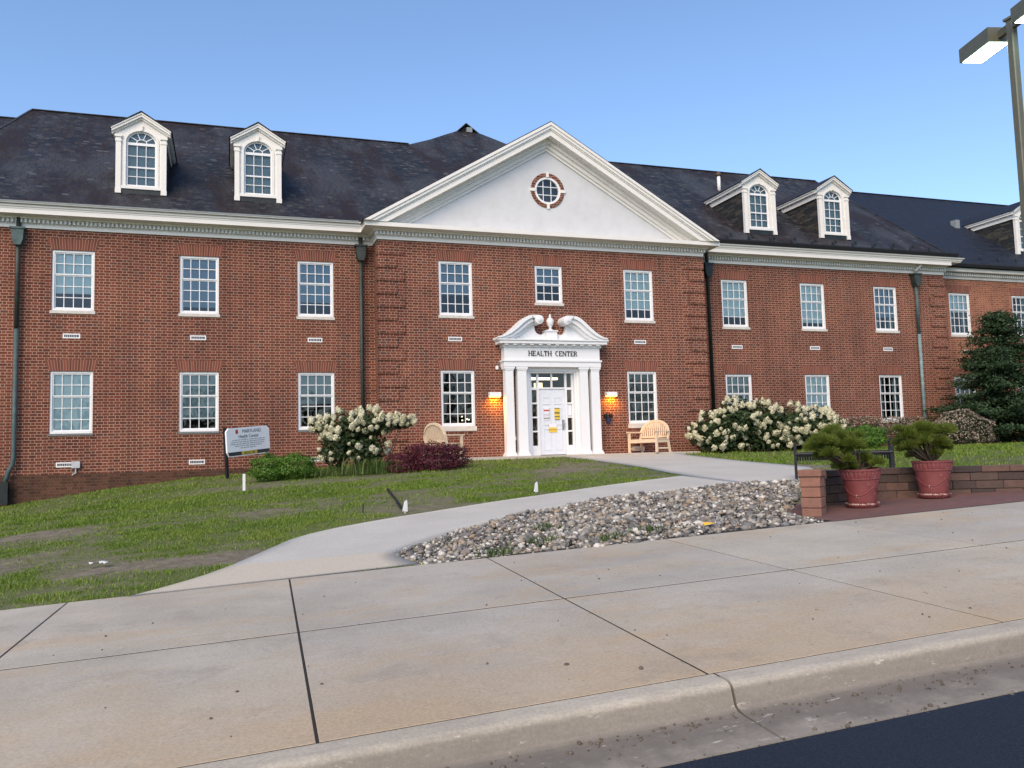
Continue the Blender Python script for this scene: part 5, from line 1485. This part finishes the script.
def make_pot(label, loc, tilt):
    o = thing('flower_pot', label, 'planter', loc, 0, 'red planters on the brick patio'); o.scale = (.94, .94, .97); o.rotation_euler = (0, R(tilt), .6)
    pf = [(.0, .03), (.185, .03), (.19, .06), (.2, .10), (.225, .25), (.247, .38), (.252, .395), (.262, .40), (.262, .412), (.256, .42), (.262, .425), (.272, .47), (.276, .51), (.29, .515), (.292, .535), (.285, .54), (.262, .54), (.255, .50), (.0, .49)]
    build(MB().lathe(pf, 104, mod=pot_mod), 'pot', M['pot'], o, smooth=False)
    sf = [(.0, .0), (.20, .0), (.225, .03), (.235, .055), (.232, .062), (.215, .06), (.2, .032), (.0, .03)]
    build(MB().lathe(sf, 60, mod=pot_mod), 'saucer', M['pot'], o, smooth=False)
    ft = MB()
    for k in range(3):           # raised festoon on the body
        a0 = k * 2 * math.pi / 3
        pts = []
        for i in range(13):
            t = i / 12; a = a0 + t * 2 * math.pi / 3; z = .30 - .13 * math.sin(math.pi * t); rr_ = np.interp(z, [.1, .25, .38], [.2, .225, .247]) + .002
            pts.append((rr_ * math.cos(a), rr_ * math.sin(a), z))
        ft.tube(pts, .006, 6)
    build(ft, 'festoon', M['pot'], o, smooth=True)
    build(MB().lathe([(.0, .0), (.254, .0)], 24, (0, 0, .496)), 'potting_soil', plain('potting_soil', (.03, .022, .016), .95), o)
    return o
p1 = (8.20, 9.58, float(pave_z(8.20, 9.58)) + .008); p2 = (9.52, 9.66, float(pave_z(9.52, 9.66)) + .008)
make_pot('weathered red fluted planter nearer the brick pier, leaning slightly', p1, -3)
make_pot('weathered red fluted planter with chipped rim, right of the other planter', p2, 0)
def pine(label, base, tufts, seed):
    r = np.random.default_rng(seed); o = thing('dwarf_pine', label, 'shrub', base, 0, 'dwarf pines in the red planters')
    st = MB(); VV = []; FF = []; c = 0
    for (x, y, z, rad) in tufts:
        st.tube([(0, 0, 0), (x * .45, y * .45, z * .35), (x * .85, y * .85, z * .8)], [.02, .014, .008], 6)
        n = int(1500 * (rad / .14) ** 2)
        d = r.normal(0, 1, (n, 3)); d[:, 2] = np.abs(d[:, 2]) * .9 - .25; d /= np.linalg.norm(d, axis=1, keepdims=True)
        core = np.array([x, y, z]) + d * rad * r.uniform(.15, .75, (n, 1)) * [1, 1, .8]
        dd = d + np.array([0, 0, .45]) + r.normal(0, .3, (n, 3)); dd /= np.linalg.norm(dd, axis=1, keepdims=True)
        L_ = rad * r.uniform(.35, .6, (n, 1)); side = np.cross(dd, r.normal(0, 1, (n, 3))); side /= np.linalg.norm(side, axis=1, keepdims=True); side *= .0032
        V = np.stack([core - side, core + side, core + dd * L_ + side * .3, core + dd * L_ - side * .3], 1).reshape(-1, 3)
        VV.append(V); FF.append(np.arange(n * 4).reshape(n, 4) + c); c += n * 4
    to_obj('needles', np.concatenate(VV), np.concatenate(FF), M['needle'], o); build(st, 'branches', M['stem'], o)
    return o
def tuft_set(seed, spec):
    r = random.Random(seed); out = []
    for (cx, cz, sx, sz, n) in spec:
        for _ in range(n): out.append((cx + r.uniform(-sx, sx), r.uniform(-.22, .2), cz + r.uniform(-sz, sz), r.uniform(.095, .14)))
    return out
pine('dwarf pine sprawling left over the brick pier from its planter', (p1[0], p1[1], p1[2] + .5), tuft_set(3, [(-.68, .33, .15, .10, 7), (-.48, .20, .18, .08, 4), (-.36, .48, .14, .08, 4), (-.22, .26, .15, .12, 6), (-.12, .44, .1, .06, 3), (-.55, .38, .12, .06, 3), (.08, .10, .14, .06, 5), (-.25, .06, .14, .04, 3)]), 5)
pine('upright dwarf pine in the right-hand planter', (p2[0], p2[1], p2[2] + .5), tuft_set(9, [(-.45, .42, .12, .06, 4), (-.15, .46, .12, .07, 6), (-.28, .34, .1, .06, 3), (.14, .42, .10, .08, 4), (-.36, .22, .10, .06, 3), (-.05, .26, .12, .06, 3), (.15, .20, .08, .08, 3), (-.1, .1, .12, .05, 3)]), 6)

# black steel bench behind the pots
bb = thing('metal_bench', 'black steel strap bench behind the red planters at the path edge', 'bench', (10.66, 12.9, float(T(10.66, 12.9))), R(-36))
st = MB()
for i in range(36): x = -.78 + i * .0444; st.tube([(x, -.275, .33), (x, -.285, .43), (x, -.24, .478), (x, .18, .47), (x, .235, .43), (x, .225, .33)], .014, 5)
build(st, 'seat_straps', M['black_metal'], bb)
build(MB().tube([(-.82, -.27, .45), (.82, -.27, .45)], .026, 8).tube([(-.82, .22, .45), (.82, .22, .45)], .026, 8).box(-.8, .8, -.03, .03, .40, .44), 'seat_frame', M['black_metal'], bb)
for s in (-1, 1):
    build(MB().box(s * .82 - .022, s * .82 + .022, -.28, -.23, -.1, .68).box(s * .82 - .022, s * .82 + .022, .18, .23, -.1, .68).box(s * .82 - .022, s * .82 + .022, -.23, .18, .64, .68), 'end_frame', M['black_metal'], bb)

# ------------------------------------------------------------------ street lamp
lp = thing('street_lamp', 'tall bronze street lamp with two box heads, lit, at the right edge', 'street lamp', (10.95, 9.05, -.75))
pole = MB(); pole.prism_z([(-.055, -.042), (-.042, -.055), (.042, -.055), (.055, -.042), (.055, .042), (.042, .055), (-.042, .055), (-.055, .042)], 0, 6.95)
build(pole, 'pole', M['bronze'], lp)
build(MB().box(-.075, .075, -.075, .075, 6.95, 6.985), 'pole_cap', M['bronze'], lp)
build(MB().box(-.17, .17, -.17, .17, -.02, .05), 'base_plate', M['bronze'], lp)
AX = R(76)
ca, sa = math.cos(AX), math.sin(AX)
for s in (-1, 1):
    d = Vector((ca * s, -sa * s * -1 if False else sa * s, 0))
    build(MB().bar((d.x * .06, d.y * .06, 6.86), (d.x * .28, d.y * .28, 6.86), .07, .11), 'arm', M['bronze'], lp)
    hd = MB(); L0, L1, hw_, z0, z1 = .26, .98, .19, 6.76, 6.98
    nrm_ = Vector((-d.y, d.x, 0))
    def P_(l, w, z): q = d * l + nrm_ * w; return (q.x, q.y, z)
    ring_b = [P_(L0, -hw_, z0), P_(L1, -hw_, z0), P_(L1, hw_, z0), P_(L0, hw_, z0)]; ring_t = [P_(L0, -hw_, z1), P_(L1, -hw_, z1), P_(L1, hw_, z1), P_(L0, hw_, z1)]
    hd.add(ring_b + ring_t, [(4, 5, 6, 7), (0, 1, 5, 4), (1, 2, 6, 5), (2, 3, 7, 6), (3, 0, 4, 7), (3, 2, 1, 0)])
    h = build(hd, 'lamp_head', M['bronze'], lp)
    ln = MB(); ln.add([P_(L0 + .03, -hw_ + .03, z0 - .006), P_(L1 - .03, -hw_ + .03, z0 - .006), P_(L1 - .03, hw_ - .03, z0 - .006), P_(L0 + .03, hw_ - .03, z0 - .006)], [(3, 2, 1, 0)])
    build(ln, 'lens', emit('lamp_lens', (0.80, 1.0, 0.86), 6.0), h)
# ------------------------------------------------------------------ small things on the lawn
def stake(label, x, y, h, kind):
    z = float(T(x, y))
    if kind == 'flag':
        o = tag(build(MB().prism([(-.045, .0), (.045, .0), (.035, .12), (.02, .19), (-.02, .16)], -.006, .006).box(-.006, .006, -.005, .005, -.08, .02), 'marker_flag', M['vinyl'], None, (x, y, z + .01)), label, 'marker flag', 'white markers in the lawn')
        o.rotation_euler = (R(-6), R(8), .3)
    elif kind == 'post': tag(build(MB().box(-.03, .03, -.02, .02, -.1, h), 'marker_stake', M['vinyl'], None, (x, y, z)), label, 'stake')
    else: tag(build(MB().tube([(0, 0, -.05), (.01, 0, h)], .009, 6), 'thin_stake', M['black_metal'], None, (x, y, z)), label, 'stake')
stake('small white marker flag by the bend of the concrete path', 2.72, 13.75, .2, 'flag')
stake('small white marker flag by the straight path below the entrance', 5.35, 14.75, .2, 'flag')
stake('white upright stake in the grass before the boxwood', .34, 20.3, .37, 'post')
stake('thin dark stake in the worn grass by the path', 2.11, 14.24, .14, 'thin')
stake('thin dark stake in the lawn behind the retaining wall', 13.2, 15.2, .14, 'thin')
hz = [(3.05, 17.2), (2.95, 16.2), (2.85, 15.2), (2.7, 14.0)]
tag(build(MB().tube([(x, y, float(T(x, y)) + .05) for x, y in hz], .022, 8), 'drain_hose', M['black_metal'], smooth=True), 'black hose lying on the grass beside the white flag', 'hose')
lt = MB(); rr = random.Random(5)
for i in range(6):
    a, b = rr.uniform(-.09, .09), rr.uniform(-.05, .05); lt.add([(a, b, .02), (a + .07, b + .02, .05), (a + .05, b + .06, .03), (a - .02, b + .05, .045)], [(0, 1, 2, 3)])
tag(build(lt, 'paper_litter', M['vinyl'], None, (-1.5, 11.5, float(T(-1.5, 11.5)) + .02)), 'crumpled white paper lying on the left lawn', 'litter')
yl = MB().add([(-.075, -.05, 0), (.05, -.06, .025), (.075, .03, .01), (.0, .065, .035), (-.06, .045, .02)], [(0, 1, 2, 3, 4)])
tag(build(yl, 'yellow_scrap', plain('yellow_scrap', (.70, .45, .04), .6), None, (5.62, 9.3, float(T(5.62, 9.3)) + .05)), 'bright yellow scrap on the river stones', 'litter')

# ------------------------------------------------------------------ stones
def mat_stone():
    m, nt, b = new_mat('river_stone'); n = N(nt); p = n.pos()
    c = n.ramp(n.island(), [(0.0, (.060, .056, .050)), (.2, (.12, .115, .11)), (.36, (.20, .19, .175)), (.52, (.29, .265, .22)), (.66, (.29, .215, .14)), (.74, (.15, .155, .165)), (.85, (.42, .395, .345)), (1.0, (.60, .575, .52))])
    c = n.mix(.5, c, n.ramp(n.noise(p, 45.0, 4.0), [(.3, (.65, .65, .65)), (.7, (1.2, 1.2, 1.2))]), 'MULTIPLY')
    nt.links.new(c, b.inputs['Base Color']); b.inputs['Roughness'].default_value = .75; return m
M['riv'] = mat_stone()
import bmesh
bm = bmesh.new(); bmesh.ops.create_icosphere(bm, subdivisions=1, radius=1.0)
ico_v = np.array([v.co[:] for v in bm.verts]); ico_f = np.array([[v.index for v in f.verts] for f in bm.faces]); bm.free()
gp = np.array(GRAVEL); cand = np.c_[RNG.uniform(gp[:, 0].min(), gp[:, 0].max(), 60000), RNG.uniform(gp[:, 1].min(), gp[:, 1].max(), 60000)]
cand = cand[in_poly(cand[:, 0], cand[:, 1], GRAVEL)][:14500]
ns = len(cand)
sz = np.exp(RNG.normal(math.log(.025), .42, ns)).clip(.012, .075)
tip = np.clip((cand[:, 0] - 1.8) / 2.0, .35, 1.0)
sz *= .75 + .25 * tip
sc3 = sz[:, None] * RNG.uniform(.65, 1.3, (ns, 3)) * [1, 1, .72]
ang = RNG.uniform(0, 2 * math.pi, ns); ca_, sa_ = np.cos(ang), np.sin(ang)
V = ico_v[None] * (1 + RNG.uniform(-.16, .16, (ns, len(ico_v), 1))) * sc3[:, None, :]
tl = RNG.normal(0, .25, ns)
V = np.stack([V[..., 0], V[..., 1] * np.cos(tl)[:, None] - V[..., 2] * np.sin(tl)[:, None], V[..., 1] * np.sin(tl)[:, None] + V[..., 2] * np.cos(tl)[:, None]], -1)
V = np.stack([V[..., 0] * ca_[:, None] - V[..., 1] * sa_[:, None], V[..., 0] * sa_[:, None] + V[..., 1] * ca_[:, None], V[..., 2]], -1)
zz = T(cand[:, 0], cand[:, 1]) - .075 + RNG.uniform(.0, .07, ns) * (.4 + .6 * tip) + .05 * tip * fbm(cand[:, 0] * 1.2, cand[:, 1] * 1.2, 4, 3)
V = V + np.c_[cand, zz][:, None, :]
F = (ico_f[None] + (np.arange(ns) * len(ico_v))[:, None, None]).reshape(-1, 3)
tag(to_obj('river_stones', V.reshape(-1, 3), F, M['riv'], smooth=True), 'bed of grey and tan river stones between path and pavement', 'gravel', kind='stuff')
# grit and crumbs on the pavement
ng = 120
gxy = np.c_[RNG.uniform(-4, 9, ng), RNG.uniform(4.5, 8.6, ng)]
gz = pave_z(gxy[:, 0], gxy[:, 1]) + .003
ng2 = 500; gx2 = RNG.uniform(-1, 7, ng2); gd = np.abs(RNG.normal(0, .10, ng2)) + np.where(RNG.uniform(0, 1, ng2) < .4, .36, 0)
gy2 = kerb_y(gx2) - .26 - gd; gxy = np.r_[gxy, np.c_[gx2, gy2]]; gz = np.r_[gz, pave_z(gx2, kerb_y(gx2)) - .138 - .045 * np.clip(gd, 0, .4)]; ng += ng2
gs = np.exp(RNG.normal(math.log(.006), .45, ng)).clip(.003, .02)
V = ico_v[None] * gs[:, None, None] * RNG.uniform(.6, 1.3, (ng, 1, 3)) + np.c_[gxy, gz][:, None, :]
F = (ico_f[None] + (np.arange(ng) * len(ico_v))[:, None, None]).reshape(-1, 3)
tag(to_obj('grit', V.reshape(-1, 3), F, plain('grit', (.11, .09, .07), .9, var=.4, scale=30)), 'dark grit and crumbs scattered on the pavement', 'grit', kind='stuff')

# far wood beyond the road behind the viewer: it shows as the dark mass reflected in the ground-floor panes
r_ = np.random.default_rng(77)
wb = [(x, -46 + r_.uniform(-5, 5), 2.0, r_.uniform(4, 6.5), 4, r_.uniform(5.0, 8.5)) for x in np.linspace(-75, 80, 26)]
P, Nn = blob_points(wb, 16000, .7, r_, -5)
V, F = leaf_quads(P, Nn, .75, .8, .5, r_)
tag(to_obj('far_wood', V, F, mat_leaf('far_wood_leaf', [(.012, .025, .010), (.03, .055, .02), (.05, .08, .03)])), 'distant dark line of trees across the road', 'trees', kind='stuff')

# ------------------------------------------------------------------ grass
M['grass'] = mat_leaf('grass_blade', [(.070, .120, .016), (.140, .225, .028), (.215, .310, .045), (.34, .345, .11)], rough=.6, trans=.35, clump=.8, clump_amt=.55)
def grass_patch(n, xr, yr, size, width, seed, dens_far=1.0):
    r = np.random.default_rng(seed)
    x = r.uniform(*xr, n); y = r.uniform(*yr, n)
    keep = ~in_poly(x, y, path_poly) & ~in_poly(x, y, walk_poly) & ~in_poly(x, y, GRAVEL) & ~in_poly(x, y, PATIO)
    keep &= ~((y > 24.6) & (x > 5.88) & (x < 14.72)) & ~((y > 26.85)) & ~((x > 4.4) & (x < 16.05) & (y > 26.0))
    keep &= (y > rear_y(x) + .01) | (y > 9.6)
    # behind the retaining wall only
    keep &= ~((x > 7) & (y < 10.5))
    b = bareness(x, y)
    tuft = fbm(x * 2.2, y * 2.2, 21, 3)
    fine_ = fbm(x * 1.1, y * 2.6, 33, 4)
    keep &= r.uniform(0, 1, n) < (1 - b * .95) * np.clip((tuft - .28) * 2.6, .10, 1) * np.clip((fine_ - .30) * 4.5, .14, 1)
    x, y, tuft, b = x[keep], y[keep], tuft[keep], b[keep]; n = len(x)
    h = .82 * size * (.45 + 1.0 * tuft) * r.uniform(.6, 1.3, n) * (1 - .5 * b)
    a = r.uniform(0, 2 * math.pi, n); lean = r.uniform(.15, 1.0, n) * h
    w = width * r.uniform(.7, 1.3, n)
    z = T(x, y) - .025 + (fbm(x * .8, y * .8, 3) - .5) * .05
    p = np.c_[x, y, z]; sd = np.c_[-np.sin(a), np.cos(a), np.zeros(n)] * w[:, None]
    mid = p + np.c_[np.cos(a) * lean * .3, np.sin(a) * lean * .3, h * .6]; tipp = p + np.c_[np.cos(a) * lean, np.sin(a) * lean, h]
    V = np.stack([p - sd, p + sd, mid + sd * .8, tipp, mid - sd * .8], 1).reshape(-1, 3)
    k = np.arange(n)[:, None] * 5
    F4 = k + np.array([[0, 1, 2, 4]]); F3 = k + np.array([[4, 2, 3, 3]])
    return V, np.concatenate([k + np.array([[0, 1, 2, 4]])]), np.concatenate([k + np.array([[4, 2, 3]])])
allV = []; allF = []; c = 0
for (n, xr, yr, s, w, sd_) in ((150000, (-5.5, 2.5), (9.2, 14.5), .050, .0042, 1), (150000, (-8, 6), (14.5, 20.5), .058, .0062, 2), (75000, (-8.5, 10.2), (18, 26.9), .066, .0085, 3), (55000, (4, 10), (14, 20), .052, .006, 6), (45000, (9.5, 22), (12.5, 21), .075, .008, 4), (40000, (11, 33), (16, 26), .085, .011, 5)):
    V, F4, F3 = grass_patch(n, xr, yr, s, w, sd_)
    tri = np.concatenate([F4[:, [0, 1, 2]], F4[:, [0, 2, 3]], F3]) + c
    allV.append(V); allF.append(tri); c += len(V)
tag(to_obj('grass', np.concatenate(allV), np.concatenate(allF), M['grass']), 'patchy green grass on the lawns either side of the path', 'grass', kind='stuff')
